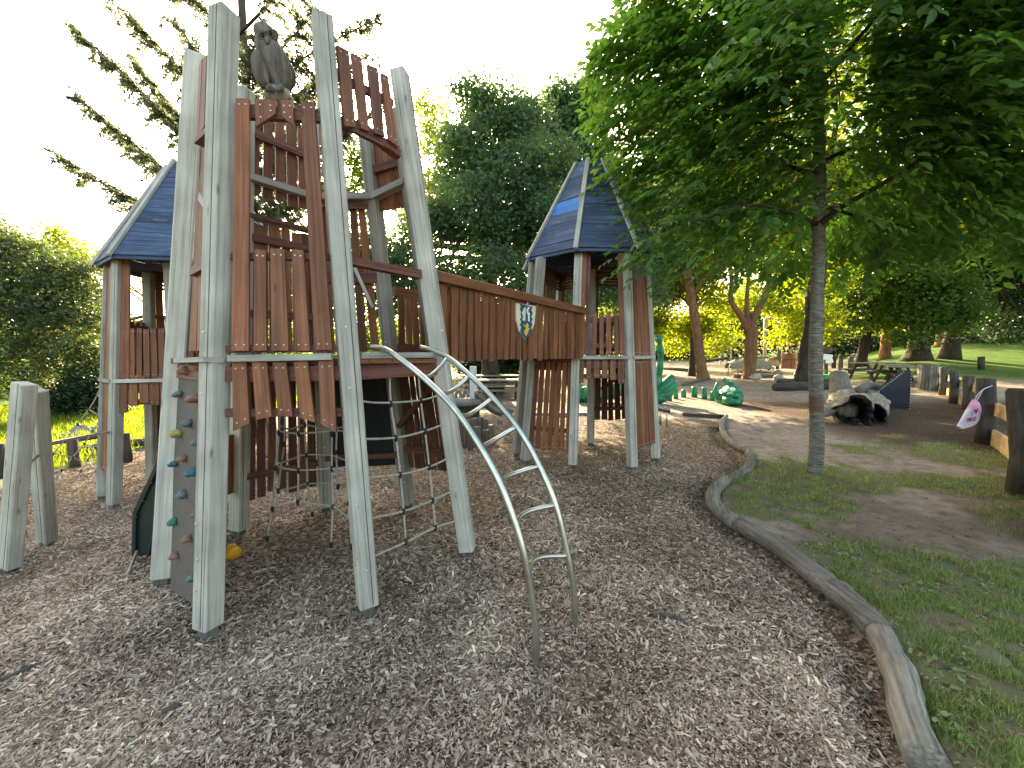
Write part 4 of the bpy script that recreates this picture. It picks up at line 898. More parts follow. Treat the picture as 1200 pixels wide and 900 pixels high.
def sprays(lobes, ntw, nleaf, size, asp, rg_, ctr, ln=.5):
    L_ = np.array([l[:3] for l in lobes]); R_ = np.array([l[3] for l in lobes]); pw = R_**2.2
    i = rg_.choice(len(L_), ntw, p=pw/pw.sum()); s0_ = L_[i]+sph(rg_, ntw)*(rg_.random(ntw)**.45*R_[i])[:, None]
    out = s0_-np.array(ctr); out[:, 2] *= .25; out /= np.linalg.norm(out, axis=1)[:, None]; d = out+.75*sph(rg_, ntw)*np.array([1, 1, .35]); d[:, 2] -= .22; d /= np.linalg.norm(d, axis=1)[:, None]
    side_ = np.cross(d, [0, 0, 1.]); side_ /= np.linalg.norm(side_, axis=1)[:, None]; up = np.cross(side_, d)
    Ls = ln*rg_.uniform(.5, 1.2, ntw); t = np.linspace(.08, 1, nleaf)[None, :]*np.ones((ntw, 1))
    P = s0_[:, None]+d[:, None]*(t*Ls[:, None])[..., None]; P[..., 2] -= .10*t**2*Ls[:, None]*2; sg = np.where(np.arange(nleaf) % 2 == 0, 1, -1)[None, :]
    D = d[:, None]*.75+side_[:, None]*(sg*.8)[..., None]+rg_.normal(size=P.shape)*.22; D[..., 2] -= .22; D /= np.linalg.norm(D, axis=2)[..., None]
    P = P.reshape(-1, 3); D = D.reshape(-1, 3); U = np.repeat(up, nleaf, 0)+rg_.normal(size=P.shape)*.35
    s = np.cross(D, U); s /= np.linalg.norm(s, axis=1)[:, None]; nn = np.cross(s, D); l = (size*rg_.uniform(.6, 1.25, len(P)))[:, None]; w_ = l*asp*.5
    a = P; b1 = P+D*l*.33; c1 = P+D*l*.68-nn*l*.03; tp_ = P+D*l-nn*l*.12; u_ = nn*w_*.35
    V_ = np.stack([a, b1+s*w_+u_, c1+s*w_*.8+u_, tp_, c1-s*w_*.8+u_, b1-s*w_+u_, b1*.5+c1*.5], 1)
    tint = np.repeat(rg_.random(ntw)*.5, nleaf)+rg_.random(len(P))*.5
    return V_, tint, s0_, d, Ls
Vl, tint, s0_, d_, Ls = sprays(LB, 4900, 8, .125, .46, rgf, tuple(at(958, 160, Yb)), .42)
P0 = Vl[:, 0]; dist = np.linalg.norm(P0-np.array([0, 0, EYE]), axis=1)
infr = (np.abs(P0[:, 0]/P0[:, 1]) < 1.3) & (P0[:, 1] > .5) & ((P0[:, 2]-EYE)/P0[:, 1] < .86)
tpx = 600+F*P0[:, 0]/(P0[:, 1]*math.cos(PIT)-(P0[:, 2]-EYE)*math.sin(PIT)); ax_ = np.interp(P0[:, 2], [1, 9], [base.x, base.x+.05])/base.y
tw_ = np.repeat(rgf.random(len(s0_)), 8); keep = (dist > 2.1) & ~((np.abs(P0[:, 0]/P0[:, 1]-ax_) < .055) & (P0[:, 1] < base.y) & (P0[:, 2] < 5.2) & (tw_ < .8)); order = np.argsort(np.where(infr & keep, dist, 1e9)); near = order[:240]; rest = np.ones(len(P0), bool); rest[near] = False; rest &= keep
Q = Vl[rest].reshape(-1, 3); k = int(rest.sum()); B_ = np.arange(k)*7
ft = np.concatenate([np.stack([B_+a, B_+b_, B_+6, B_+c_], -1) for a, b_, c_ in ((0, 1, 5), (1, 2, 2), (5, 4, 4))]) if False else np.concatenate([np.stack([B_, B_+1, B_+6, B_+5], -1), np.stack([B_+1, B_+2, B_+3, B_+6], -1), np.stack([B_+5, B_+6, B_+3, B_+4], -1)])
fast('crown', Q, ft, M_LFG, nt_, np.tile(tint[rest], 3), kind='stuff')
lm = bpy.data.meshes.new('leaf'); lm.from_pydata([(0, 0, 0), (.21, .33, .07), (.17, .68, .07), (0, 1, -.12), (-.17, .68, .07), (-.21, .33, .07), (0, .5, -.01)], [], [(0, 1, 6, 5), (1, 2, 3, 6), (5, 6, 3, 4)]); lm.materials.append(M_LSTAND)
for i in near:
    v = Vl[i]; D = V(v[3]-v[0]); l_ = D.length; y_ = D.normalized(); x_ = V(v[1]-v[5]).normalized(); x_ = (x_-y_*x_.dot(y_)).normalized(); z_ = x_.cross(y_)
    M = Matrix((x_, y_, z_)).transposed().to_4x4(); M.translation = V(v[0]); o = bpy.data.objects.new('leaf', lm); reg(o, M @ Matrix.Scale(l_, 4), nt_)
mb = MB()
for i in range(0, 4900, 3):
    a = V(s0_[i]); e = a+V(d_[i])*Ls[i]-V((0, 0, .2*Ls[i])); mb.tube([a, a.lerp(e, .5)+V((0, 0, .04*Ls[i])), e], [.004, .003, .0015], 3, False)
mb.mk('twigs', M_BARKD, nt_, True, kind='stuff')

# --- mid and far trees
def T_(label, px, py, Y, H, tr, lob, n_, size, mat, bk, seed, **k):
    b_ = V((at(px, py, Y).x, Y, 0)); b_.z = h(b_.x, b_.y); return tree(label, b_, H, tr, px_lobes(lob), n_, size, mat, bk, seed, **k)
gd = 'trees around the playground'
tree('large dense blue-green tree rising behind the slatted bridge', V((at(575, 440, 14).x, 14, h(-.8, 14))), 7, .34, px_lobes([(560, 118, 14, .8), (585, 150, 14, 1.2), (545, 175, 13.8, 1.1), (600, 210, 13.5, 1.4), (555, 250, 13, 1.4), (507, 265, 13, 1.0), (640, 200, 14, 1.2), (640, 260, 13.5, 1.3), (475, 315, 13, 1.), (520, 330, 12.5, 1.1), (580, 330, 12.5, 1.3), (640, 330, 13, 1.1), (610, 140, 14.5, .9), (560, 210, 15, 1.5), (600, 280, 15, 1.6), (440, 300, 14, 1.1), (500, 370, 13, .8), (560, 380, 13.5, .8)]), 80000, .14, M_LDEEP, M_BARKD, 31, gd, clump=.55, nl=14)
tree('dark tree crown filling the gap between the blue roof and the near tree', V((2.6, 17, h(2.6, 17))), 8, .3, px_lobes([(672, 140, 17, 1.0), (690, 185, 17, 1.3), (690, 130, 17.5, .7), (720, 240, 17, 1.5), (755, 300, 17, 1.5), (700, 290, 17, 1.4), (660, 230, 18, 1.4), (790, 240, 17, 1.5), (800, 180, 17, 1.4), (770, 130, 17, 1.2), (650, 340, 15, 1.0), (700, 335, 15, 1.2), (745, 335, 15.5, 1.1), (660, 300, 15, 1.1), (660, 120, 17, .9), (640, 160, 17, 1.1), (690, 110, 17, .7)]), 80000, .16, M_LDEEP, M_BARKD, 32, gd, clump=.6)  # lowest lobes added behind the roof to shade the ground by the near tree
tree('pale loose-leaved tree glowing between the tower posts at upper middle', V((-4.6, 22, h(-4.6, 22))), 10, .2, px_lobes([(505, 125, 22, 1.1), (515, 165, 22, 1.2), (500, 215, 22, 1.2), (525, 230, 22, .8), (490, 260, 22, 1.2), (480, 170, 22, .8)]), 9000, .17, M_LYEL, M_BARKG, 33, gd, clump=.8, droop=.5)
tree('green tree hidden behind the tall tower with leaves in its gaps, crown widened for shade', V((-6.2, 13, h(-6.2, 13))), 5, .22, px_lobes([(405, 235, 12.5, .9), (430, 190, 13, .8), (395, 300, 12.5, 1.1), (340, 330, 12.5, 1.1), (300, 350, 12.5, 1.0), (445, 350, 13, 1), (380, 360, 12, 1.0), (330, 400, 12.5, .8), (420, 400, 12.5, .7)]), 26000, .12, M_LMID, M_BARKD, 34, gd, clump=.5)  # visible in part at right; the hidden crown is added to shade the ground
tree('rounded bronze-green maple at the left edge', V((-15.2, 12.5, h(-15.2, 12.5))), 3.4, .26, px_lobes([(30, 330, 12, 1.2), (70, 350, 12, 1.1), (0, 310, 12, 1.2), (95, 330, 12.3, .8), (40, 380, 12, 1.3), (90, 395, 12, 1.0), (-40, 330, 12, 1.5), (-30, 400, 12, 1.5), (60, 420, 12, 1.0), (110, 370, 12, .7), (20, 300, 12.5, .8), (115, 420, 12.2, .6), (10, 440, 11.8, .9), (75, 310, 12, .55), (20, 288, 12, .45), (50, 296, 12.2, .4), (95, 318, 12, .45), (-20, 275, 12, .8)]), 40000, .115, M_LMAPLE, M_BARKO, 35, gd, clump=.42)
tree('sunlit yellow-green tree behind the maple, low at left', V((-17, 19, h(-17, 19))), 3.5, .25, px_lobes([(110, 430, 19, 1.3), (60, 450, 19, 1.4), (10, 440, 19, 1.4), (150, 440, 19, 1.2), (80, 405, 19, 1.3), (200, 440, 19, 1.3), (30, 470, 18, 1.0), (0, 400, 19, 1.6)]), 26000, .16, M_LYEL, M_BARKG, 36, gd, clump=.6)
tree('dark rounded evergreen shrub behind the left rope net', V((-12.2, 12, h(-12.2, 12))), .9, .1, px_lobes([(92, 465, 11.5, .62), (112, 450, 11.5, .55), (74, 480, 11.5, .45), (125, 470, 11.5, .5), (98, 440, 11.7, .4)]), 14000, .085, M_LDARK, M_BARKD, 37, gd, clump=.3, cat='shrub', name='evergreen_shrub', nl=3)
tree('small pale feathery tree top on the left skyline', V((-22, 24, h(-22, 24))), 6, .14, px_lobes([(68, 275, 21, .5), (78, 292, 21, .7), (100, 300, 21, .7), (130, 300, 21, .8), (60, 300, 21, .6)]), 3600, .16, M_LYEL, M_BARKG, 38, gd, clump=.5)
# conifer
cb = V((at(305, 470, 9).x, 9, h(-5.8, 9))); ct = thing('conifer_tree', 'tall conifer with spreading feathery branches against the sky at upper left', 'tree', cb, gd)
rc_ = random.Random(5); rgc = np.random.default_rng(5)
limb([cb, cb+V((.03, 0, 3)), cb+V((0, .1, 7)), cb+V((.1, 0, 12)), cb+V((0, 0, 15))], .15, .03, 10).mk('trunk', M_BARKG, ct, True)
ends = [(62, 178, 7.6, 330), (90, 112, 7.6, 300), (84, 30, 7.6, 240), (125, -5, 7.8, 170), (150, 62, 8.6, 250), (150, 232, 9.6, 300), (130, 150, 9.6, 290), (440, 60, 9.2, 170), (445, 20, 8.4, 120), (415, 150, 9.5, 250), (400, 215, 9.6, 270), (360, 120, 8, 240), (250, 210, 8, 330), (200, 20, 8, 150), (260, 90, 7.7, 230), (350, 250, 9.8, 320), (375, 10, 7.8, 120), (235, 255, 9.9, 330), (390, 270, 9.5, 330), (180, -40, 8, 60), (400, -60, 8.3, 40), (300, 40, 7.3, 150), (330, 180, 8, 270), (220, 150, 9, 270), (380, 80, 9.8, 190), (345, 300, 9.3, 360), (455, 120, 9.8, 230), (290, 160, 7.8, 300), (320, 230, 7.9, 330), (270, 60, 8.6, 200), (340, 80, 9.6, 200), (230, 100, 9.4, 250), (385, 180, 8.2, 290), (300, 285, 8.2, 370), (180, 110, 9.8, 260), (410, 100, 9, 220)]
mb = MB(); Pn, Dn = [], []
for (x_, y_, Y, ys_) in ends:
    e = at(x_, y_, Y); s_ = V((cb.x, 9, at(305, ys_, 9).z)); mid = s_.lerp(e, .5)+V((0, 0, .12)); q = curve([s_, mid, e], 8); n_ = len(q); mb.tube(q, [.032*(1-.85*i/(n_-1))+.003 for i in range(n_)], 5)
    ax = (e-s_).normalized(); sd_ = ax.cross(V((0, 0, 1))).normalized(); Lb = (e-s_).length
    for i in range(int(Lb*27)):
        t = rc_.uniform(.18, 1.0); p = s_.lerp(mid, t*2) if t < .5 else mid.lerp(e, t*2-1); ln_ = (.24+.55*(1-t))*rc_.uniform(.25, 1.15)*min(1, t*3)
        dr = (sd_*rc_.choice((-1, 1))*rc_.uniform(.3, 1)+ax*.55+V((0, 0, -rc_.uniform(-.1, 1.1)))).normalized(); mb.tube([p, p+dr*ln_], [.004, .002], 3, False)
        for j in range(int(ln_*100)+5):
            u = rc_.random(); Pn.append(p+dr*ln_*u+V((rc_.gauss(0, .012), rc_.gauss(0, .012), rc_.gauss(0, .012)))); Dn.append((dr*.5+V((rc_.gauss(0, .6), rc_.gauss(0, .6), rc_.gauss(-.25, .5)))).normalized())
mb.mk('branches', M_BARKD, ct, True, kind='stuff'); Pn = np.array(Pn); Dn = np.array(Dn); Q = leaves(Pn, Dn, .08, .42, rgc)
fast('needles', Q, np.arange(len(Q)).reshape(-1, 4), M_LCON, ct, rgc.random(len(Pn)), kind='stuff'); print('needles', len(Pn))
# right: big trunks in the middle distance
b_ = G(825, 444); xa = lambda x_, y_, Y=b_.y: at(x_, y_, Y)
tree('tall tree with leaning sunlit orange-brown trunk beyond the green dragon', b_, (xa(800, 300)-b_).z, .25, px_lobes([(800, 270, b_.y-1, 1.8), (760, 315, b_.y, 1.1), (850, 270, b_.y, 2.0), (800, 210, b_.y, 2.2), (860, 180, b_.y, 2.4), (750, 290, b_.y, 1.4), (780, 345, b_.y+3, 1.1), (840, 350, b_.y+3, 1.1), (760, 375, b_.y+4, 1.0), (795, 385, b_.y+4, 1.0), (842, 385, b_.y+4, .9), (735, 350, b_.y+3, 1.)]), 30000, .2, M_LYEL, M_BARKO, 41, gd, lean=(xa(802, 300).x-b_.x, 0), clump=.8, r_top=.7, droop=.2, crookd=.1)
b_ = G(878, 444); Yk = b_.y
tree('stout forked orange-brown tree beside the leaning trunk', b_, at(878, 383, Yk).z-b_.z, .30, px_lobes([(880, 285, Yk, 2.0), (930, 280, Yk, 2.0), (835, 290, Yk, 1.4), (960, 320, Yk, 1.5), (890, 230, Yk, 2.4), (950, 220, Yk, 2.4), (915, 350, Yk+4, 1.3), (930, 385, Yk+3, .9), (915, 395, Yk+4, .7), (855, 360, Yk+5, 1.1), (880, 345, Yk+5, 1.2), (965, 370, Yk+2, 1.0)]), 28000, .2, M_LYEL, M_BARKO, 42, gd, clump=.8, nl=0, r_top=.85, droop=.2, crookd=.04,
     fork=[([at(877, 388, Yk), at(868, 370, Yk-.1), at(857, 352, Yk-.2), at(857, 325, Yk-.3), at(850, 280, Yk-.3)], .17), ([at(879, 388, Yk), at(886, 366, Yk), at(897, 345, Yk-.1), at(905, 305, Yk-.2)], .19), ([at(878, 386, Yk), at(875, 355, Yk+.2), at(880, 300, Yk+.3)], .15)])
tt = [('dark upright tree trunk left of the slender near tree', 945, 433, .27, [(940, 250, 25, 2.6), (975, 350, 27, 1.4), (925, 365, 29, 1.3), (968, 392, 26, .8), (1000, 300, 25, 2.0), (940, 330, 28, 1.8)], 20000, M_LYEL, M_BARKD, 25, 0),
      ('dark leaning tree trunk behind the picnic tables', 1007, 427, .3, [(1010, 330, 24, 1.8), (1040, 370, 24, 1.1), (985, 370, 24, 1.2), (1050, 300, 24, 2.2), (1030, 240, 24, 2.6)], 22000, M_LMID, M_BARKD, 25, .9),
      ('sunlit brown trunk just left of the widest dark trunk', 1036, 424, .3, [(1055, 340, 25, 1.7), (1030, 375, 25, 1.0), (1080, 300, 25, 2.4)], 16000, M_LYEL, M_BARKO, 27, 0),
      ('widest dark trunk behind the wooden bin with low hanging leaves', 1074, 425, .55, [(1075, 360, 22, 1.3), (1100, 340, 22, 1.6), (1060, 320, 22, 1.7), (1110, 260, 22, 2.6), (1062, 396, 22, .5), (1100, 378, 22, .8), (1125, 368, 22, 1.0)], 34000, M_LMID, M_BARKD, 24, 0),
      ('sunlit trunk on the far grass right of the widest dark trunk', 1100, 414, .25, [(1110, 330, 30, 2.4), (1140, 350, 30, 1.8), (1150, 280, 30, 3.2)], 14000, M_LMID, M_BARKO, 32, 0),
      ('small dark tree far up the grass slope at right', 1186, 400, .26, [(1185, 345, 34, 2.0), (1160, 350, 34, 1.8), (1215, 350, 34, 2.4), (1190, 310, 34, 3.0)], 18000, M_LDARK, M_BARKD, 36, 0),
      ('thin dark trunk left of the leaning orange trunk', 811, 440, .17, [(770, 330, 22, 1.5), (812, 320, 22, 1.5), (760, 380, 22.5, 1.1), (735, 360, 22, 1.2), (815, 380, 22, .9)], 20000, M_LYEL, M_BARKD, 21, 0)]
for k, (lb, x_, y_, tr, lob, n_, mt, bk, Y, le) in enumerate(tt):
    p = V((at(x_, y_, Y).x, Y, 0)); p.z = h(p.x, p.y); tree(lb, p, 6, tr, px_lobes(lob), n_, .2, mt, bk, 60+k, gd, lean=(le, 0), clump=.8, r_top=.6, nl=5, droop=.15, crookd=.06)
tree('very dark conifer mass at the right edge beyond the fence', V((27, 24, h(27, 24))), 9, .4, px_lobes([(1185, 330, 23, 1.8), (1220, 280, 23, 2.4), (1170, 370, 23.5, 1.0), (1200, 375, 22, 1.0), (1250, 340, 22, 2.2), (1150, 300, 24, 1.8), (1180, 230, 23, 2.6), (1140, 345, 26, 1.6), (1165, 385, 27, .8), (1195, 392, 26, .6)]), 40000, .17, M_LDARK, M_BARKD, 52, gd, clump=.6)
tree('tall leafy tree hiding the sky behind the near tree at upper right', V((13, 17, h(13, 17))), 9, .4, px_lobes([(1000, 60, 17, 3.0), (1120, 100, 17, 3.0), (900, 120, 18, 2.6), (1050, 220, 17, 2.4), (960, 200, 18, 2.4), (1180, 200, 17, 2.6), (840, 90, 18, 1.8), (1200, 40, 17, 3), (920, 20, 18, 2.6), (820, 200, 18.5, 1.5)]), 38000, .2, M_LYEL, M_BARKD, 53, gd, clump=.8)
# far woodland, one mass
lo_ = []
for k in range(64):
    px = -330+k*29; Y = rc_.uniform(38, 52); top = 372 if 560 < px < 1250 else 405
    if px < 260: top = 395
    if px > 960: top = 352
    for j in range(3): lo_.append((*at(px+rc_.uniform(-12, 12), rc_.uniform(top-10, 425), Y), rc_.uniform(2.4, 4.2)))
o = None; rgw = np.random.default_rng(9); crown('woodland', None, lo_, 150000, .42, .65, M_LDARK, rgw, 1.6); tag(bpy.data.objects['woodland'], 'dark far-off woodland closing the view beyond the playground', 'woodland')
lo_ = [(*at(px, py, Y), r_) for px, py, Y, r_ in ((440, 415, 21, 1.2), (480, 400, 21, 1.3), (520, 395, 22, 1.4), (560, 405, 22, 1.2), (400, 410, 22, 1.2), (600, 395, 23, 1.3), (645, 380, 23, 1.4), (660, 405, 23, 1.0), (700, 380, 24, 1.5), (740, 395, 24, 1.3), (360, 430, 22, 1.1), (320, 430, 22, 1.2), (280, 430, 22, 1.3), (790, 400, 27, 1.2), (840, 400, 28, 1.2))]
rgw = np.random.default_rng(10); crown('hedge', None, lo_, 42000, .16, .65, M_LYEL, rgw, .7); tag(bpy.data.objects['hedge'], 'backlit yellow-green thicket glimpsed through the tower and bridge slats', 'hedge')
tree('low dark shrub under the bridge beyond the benches', V((at(575, 430, 17).x, 17, h(-.9, 17))), 1.2, .1, px_lobes([(575, 420, 17, .8), (605, 412, 17, .8), (555, 428, 17, .6), (595, 435, 17, .7)]), 15000, .12, M_LDARK, M_BARKD, 55, gd, cat='shrub', name='evergreen_shrub', clump=.4, nl=2)

# ------------------------------------------------------------------ middle distance: play things
def on(px, py): return G(px, py)
# green dragon
hd = on(856, 473); Yd = hd.y
dr = thing('dragon_sculpture', 'green painted wooden dragon half sunk in the sand with a row of stumps', 'sculpture', on(815, 468))
def D(x_, y_, d=0): return at(x_, y_, Yd+d)
mb = MB(); mb.blob(D(853, 466), (.33, .42, .27), None, 16, 10, .5); mb.blob(D(857, 459), (.24, .3, .2), None, 14, 8, .5); head = mb.mk('head', M_GREEN, dr, True)
mb = MB(); mb.tube([D(848, 468, -.35), D(856, 470, -.5), D(862, 472, -.5)], [.1, .14, .1], 10); mb.blob(D(861, 471, -.45), (.16, .2, .12), None, 12, 8, .4); mb.mk('jaw', M_GREEN, head, True)
mb = MB(); mb.blob(D(859, 463, -.4), (.15, .2, .09), None, 10, 7, .5); mb.mk('snout', M_GREEN, head, True)
mb = MB(); mb.tube([D(850, 466, -.38), D(857, 465.5, -.52), D(863, 464.5, -.45)], .028, 6); mb.mk('lip', M_GREEN, head, True)
for x_, y_ in ((846.5, 458.5), (859, 456.5)):
    MB().blob(D(x_, y_, -.35), (.075, .05, .06), None, 10, 7).mk('eye', M_WHITE, head, True)
for q in ([(843, 467, 0), (839, 459, 0), (840, 452, 0), (841, 448, 0)], [(856, 457, .1), (853, 450, .1), (849, 445, .1), (847.5, 443, .1)], [(861, 458, 0), (859, 451, 0), (856, 447, 0)]):
    pts = curve([D(*p) for p in q], 4); MB().tube(pts, [.12*(1-.75*i/(len(pts)-1)) for i in range(len(pts))], 8).mk('horn', M_GREEN, head, True)
for x_, yb, ht, w_ in ((784.5, 470, 11, 5.5), (792, 467.5, 12.5, 5), (801, 465.5, 9, 5.5), (813.5, 465.5, 12, 6.5), (825.5, 467.5, 13.5, 5.8), (835.5, 469.5, 11, 6.8), (778, 471, 12, 5.5)):
    b_ = on(x_, yb); t_ = at(x_+random.uniform(-.7, .7), yb-ht, b_.y); r_ = w_/2/F*b_.y
    MB().tube([b_-V((0, 0, .1)), b_+V((0, 0, .15)), t_-V((0, 0, .02)), t_], [r_*1.15, r_*1.05, r_*.9, r_*.8], 9).mk('back_stump', M_GREEN, dr, True)
for q in ([(766, 466, 0), (775, 457, 0), (783, 448, 0), (789, 440, 0)], [(767, 468, 0), (777, 460, 0), (786, 453, 0), (793, 450, 0)], [(766, 471, 0), (774, 464, 0), (783, 460, 0), (792, 448.5, 0)], [(766, 460, 0), (768, 452, 0), (769, 444, 0), (768.5, 438, 0)], [(765, 474, 0), (768, 468, 0), (776, 466, 0), (784, 462, 0)]):
    pts = curve([D(*p) for p in q], 4); n_ = len(pts); mb = MB(); mb.tube(pts, [.05+.13*math.sin(math.pi*(i+1)/(n_+1)) for i in range(n_)], 8); mb.mk('claw', M_GREEN, dr, True)
for q, r_ in (([(772, 452, 0), (773, 435, 0), (774.5, 415, 0), (772, 393, 0)], .095), ([(771, 440, 0), (774, 425, 0), (770.5, 405, 0)], .06), ([(762, 460, .4), (762.5, 430, .4), (763, 398, .4)], .05)):
    pts = curve([D(*p) for p in q], 4); MB().tube(pts, [r_*(1+.15*math.sin(i*1.7)) for i in range(len(pts))], 8).mk('tail_pole', M_GREEN, dr, True)
for x_, y_, r_ in ((684, 463, .3), (700, 463, .34), (714, 460, .28), (725, 456, .22)):
    mb = MB(); mb.blob(at(x_, y_, Yd+.3), (r_, r_*.8, r_*.75), None, 12, 8, .7); mb.mk('body_lump', M_GREEN, dr, True)
for x_ in (686, 720): MB().tube([at(x_, 468, Yd), at(x_+4, 455, Yd), at(x_+2, 449, Yd)], [.12, .08, .02], 7).mk('spike', M_GREEN, dr, True)
# hollow log
lg = thing('hollow_log', 'big weathered hollow log lying on its side with dark rotten openings at its near end', 'log', on(1010, 498))
f0_ = on(1008, 498); Yl = f0_.y
def hollow(a, b_, r0_, r1_, name, seg=40, rings=26, k=.22):
    ax = (b_-a); d = ax.normalized(); u = d.cross(V((0, 0, 1))).normalized(); v_ = u.cross(d); vs = []; fs = []
    for i in range(rings+1):
        t = i/rings; r_ = r0_+(r1_-r0_)*t; c = a+ax*t+V((0, 0, .05*math.sin(t*5)))
        for j in range(seg):
            al = 2*math.pi*j/seg; p = V((math.cos(al), math.sin(al), t*3)); rr_ = r_*(1+k*noise.noise(p*1.6)+.10*noise.noise(p*5)+.05*noise.noise(p*14)); q = c+(u*math.cos(al)+v_*math.sin(al)*.85)*rr_
            if i == 0: q = q-d*(.5*noise.noise(p*2.7)+.15*noise.noise(p*9))
            vs.append(q)
    for i in range(rings):
        for j in range(seg): a_ = i*seg+j; b2 = i*seg+(j+1) % seg; fs.append((a_, b2, b2+seg, a_+seg))
    fs.append(tuple(range(rings*seg, (rings+1)*seg))); base_ = len(vs); c = a
    for dep, s_ in ((.02, .8), (.5, .62)):
        for j in range(seg): p = vs[j]; vs.append(a+d*dep+(p-a)*s_)
    n0 = len(fs)
    for j in range(seg):
        j2 = (j+1) % seg; fs.append((j2, j, base_+j, base_+j2)); fs.append((base_+j2, base_+j, base_+seg+j, base_+seg+j2))
    fs.append(tuple(base_+seg+j for j in range(seg)))
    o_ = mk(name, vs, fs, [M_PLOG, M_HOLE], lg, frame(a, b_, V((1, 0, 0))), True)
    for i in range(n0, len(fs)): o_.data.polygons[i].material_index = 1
    return o_
M_PLOG = wood('bleached_log_wood', (.10, .085, .065), (.26, .225, .17), (.42, .37, .28), .9, 1.0, 14)
hollow(at(1004, 483, Yl), at(984, 464, Yl+2.0), .36, .27, 'main_log', k=.5); hollow(at(1026, 488, Yl+.3), at(1022, 462, Yl+2.6), .27, .2, 'side_log', k=.55)
mb = limb([at(997, 482, Yl+.5), at(980, 478, Yl+.5), at(966, 482, Yl+.4), at(955, 486, Yl+.2)], .2, .10, 12); mb.mk('root', M_PLOG, lg, True)
mb = limb([at(990, 470, Yl+1.6), at(984, 452, Yl+1.9), at(982, 439, Yl+2.1)], .25, .20, 12)
for i, v in enumerate(mb.v): mb.v[i] = v+V((noise.noise(v*3), noise.noise(v*3+V((4, 4, 4))), 0))*.07
mb.mk('branch_stump', M_LOG, lg, True)
mb = limb([at(1005, 458, Yl+2.2), at(1020, 452, Yl+2.8), at(1040, 458, Yl+3)], .12, .09, 9); mb.mk('branch', M_LOG, lg, True)
# fin board
Yf = on(1052, 479).y
fin = slab('fin_board', [at(1022, 483, Yf), at(1066, 481, Yf), at(1068, 434, Yf), at(1059, 435, Yf), at(1054, 441, Yf), at(1047, 447, Yf), at(1036, 453, Yf), at(1025, 461, Yf), at(1015, 468, Yf)], V((0, -1, 0)), .14, M_NAVY)
tag(fin, 'dark navy fin-shaped board standing behind the hollow log', 'board')
mb = MB()
for a, b_ in (((1068, 434), (1066, 479)), ((1059, 436), (1025, 462))):
    for i in range(14): mb.blob(at(a[0]+(b_[0]-a[0])*i/13, a[1]+(b_[1]-a[1])*i/13, Yf-.01), .014, seg=5, rings=3)
mb.mk('rivet', M_SCREW, fin, kind='stuff')
# picnic tables
def picnic(px, py, w_, label, rot):
    b_ = on(px, py); t = thing('picnic_table', label, 'table', b_, 'picnic tables'); R = Matrix.Rotation(rot, 3, 'Z')
    def P(x_, y_, z_): return b_+R @ V((x_*w_, y_*w_, z_*w_))
    X = R @ V((1, 0, 0)); Yv = R @ V((0, 1, 0))
    for k in range(4): bar('table_board', P(-.85, -.27+.18*k, .74), P(.85, -.27+.18*k, .74), .17*w_, .045*w_, M_LOG, t, Yv)
    for s_ in (-1, 1):
        for k in range(2): bar('seat_board', P(-.85, s_*(.62+.13*k), .44), P(.85, s_*(.62+.13*k), .44), .12*w_, .045*w_, M_LOG, t, Yv)
        bar('frame_rail', P(s_*.6, -.75, .4), P(s_*.6, .75, .4), .09*w_, .06*w_, M_LOGD, t, V((0, 0, 1)))
        for q in (-1, 1): bar('leg', P(s_*.6, q*.5, -.03), P(s_*.6, q*.22, .73), .1*w_, .07*w_, M_LOGD, t, X)
for px, py, w_, lb, ro in ((1021, 444, 1.0, 'leftmost of the three weathered picnic tables beyond the hollow log', .2), (1047, 447, .95, 'middle one of the three weathered picnic tables beyond the hollow log', .5), (1068, 450, .95, 'rightmost picnic table with sunlit top beside the wooden bin', -.3), (586, 470, .9, 'brown picnic table seen beneath the bridge', .1), (604, 462, .9, 'far brown picnic table under the bridge near the right tower', -.2), (566, 462, .9, 'small far picnic table left of the others beneath the bridge', .3)): picnic(px, py, w_, lb, ro)
# wooden bin
b_ = on(1086, 456); t = thing('wooden_bin', 'round bin clad in upright grey wooden slats at the end of the post fence', 'bin', b_); r_ = 8.6/F*b_.y
for k in range(18):
    a = 2*math.pi*k/18; c = b_+V((math.cos(a)*r_, math.sin(a)*r_, 0)); bar('slat', c-V((0, 0, .05)), c+V((0, 0, .93)), r_*.33, .035, M_LOG, t, V((-math.sin(a), math.cos(a), 0)))
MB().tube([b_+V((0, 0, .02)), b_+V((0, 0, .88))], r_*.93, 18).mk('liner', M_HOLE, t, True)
# post fence at right
pf = thing('post_fence', 'curved fence of thick dark round posts with sunlit retaining boards at right', 'fence', on(1158, 518))
PF = [(1203, 582, 456, .15), (1154, 519, 443, .12), (1134, 480, 440, .115), (1117, 473, 434, .10), (1105, 463, 430, .11), (1097, 457, 428, .11), (1240, 640, 440, .15)]
PB = []
for px, yb, yt, r_ in PF:
    b_ = on(px, yb); t_ = at(px+1, yt, b_.y); PB.append((b_, t_)); mb = MB(); mb.tube([b_-V((0, 0, .1)), b_+V((0, 0, .4)), t_-V((0, 0, .02)), t_], [r_*1.05, r_, r_*.97, r_*.85], 16)
    for i, v in enumerate(mb.v): mb.v[i] = v+V((noise.noise(v*5), noise.noise(v*5+V((3, 3, 3))), 0))*.012
    mb.mk('post', M_LOGD, pf, True, M=Matrix.Translation(b_))
PB2 = [PB[6]]+PB[:6]
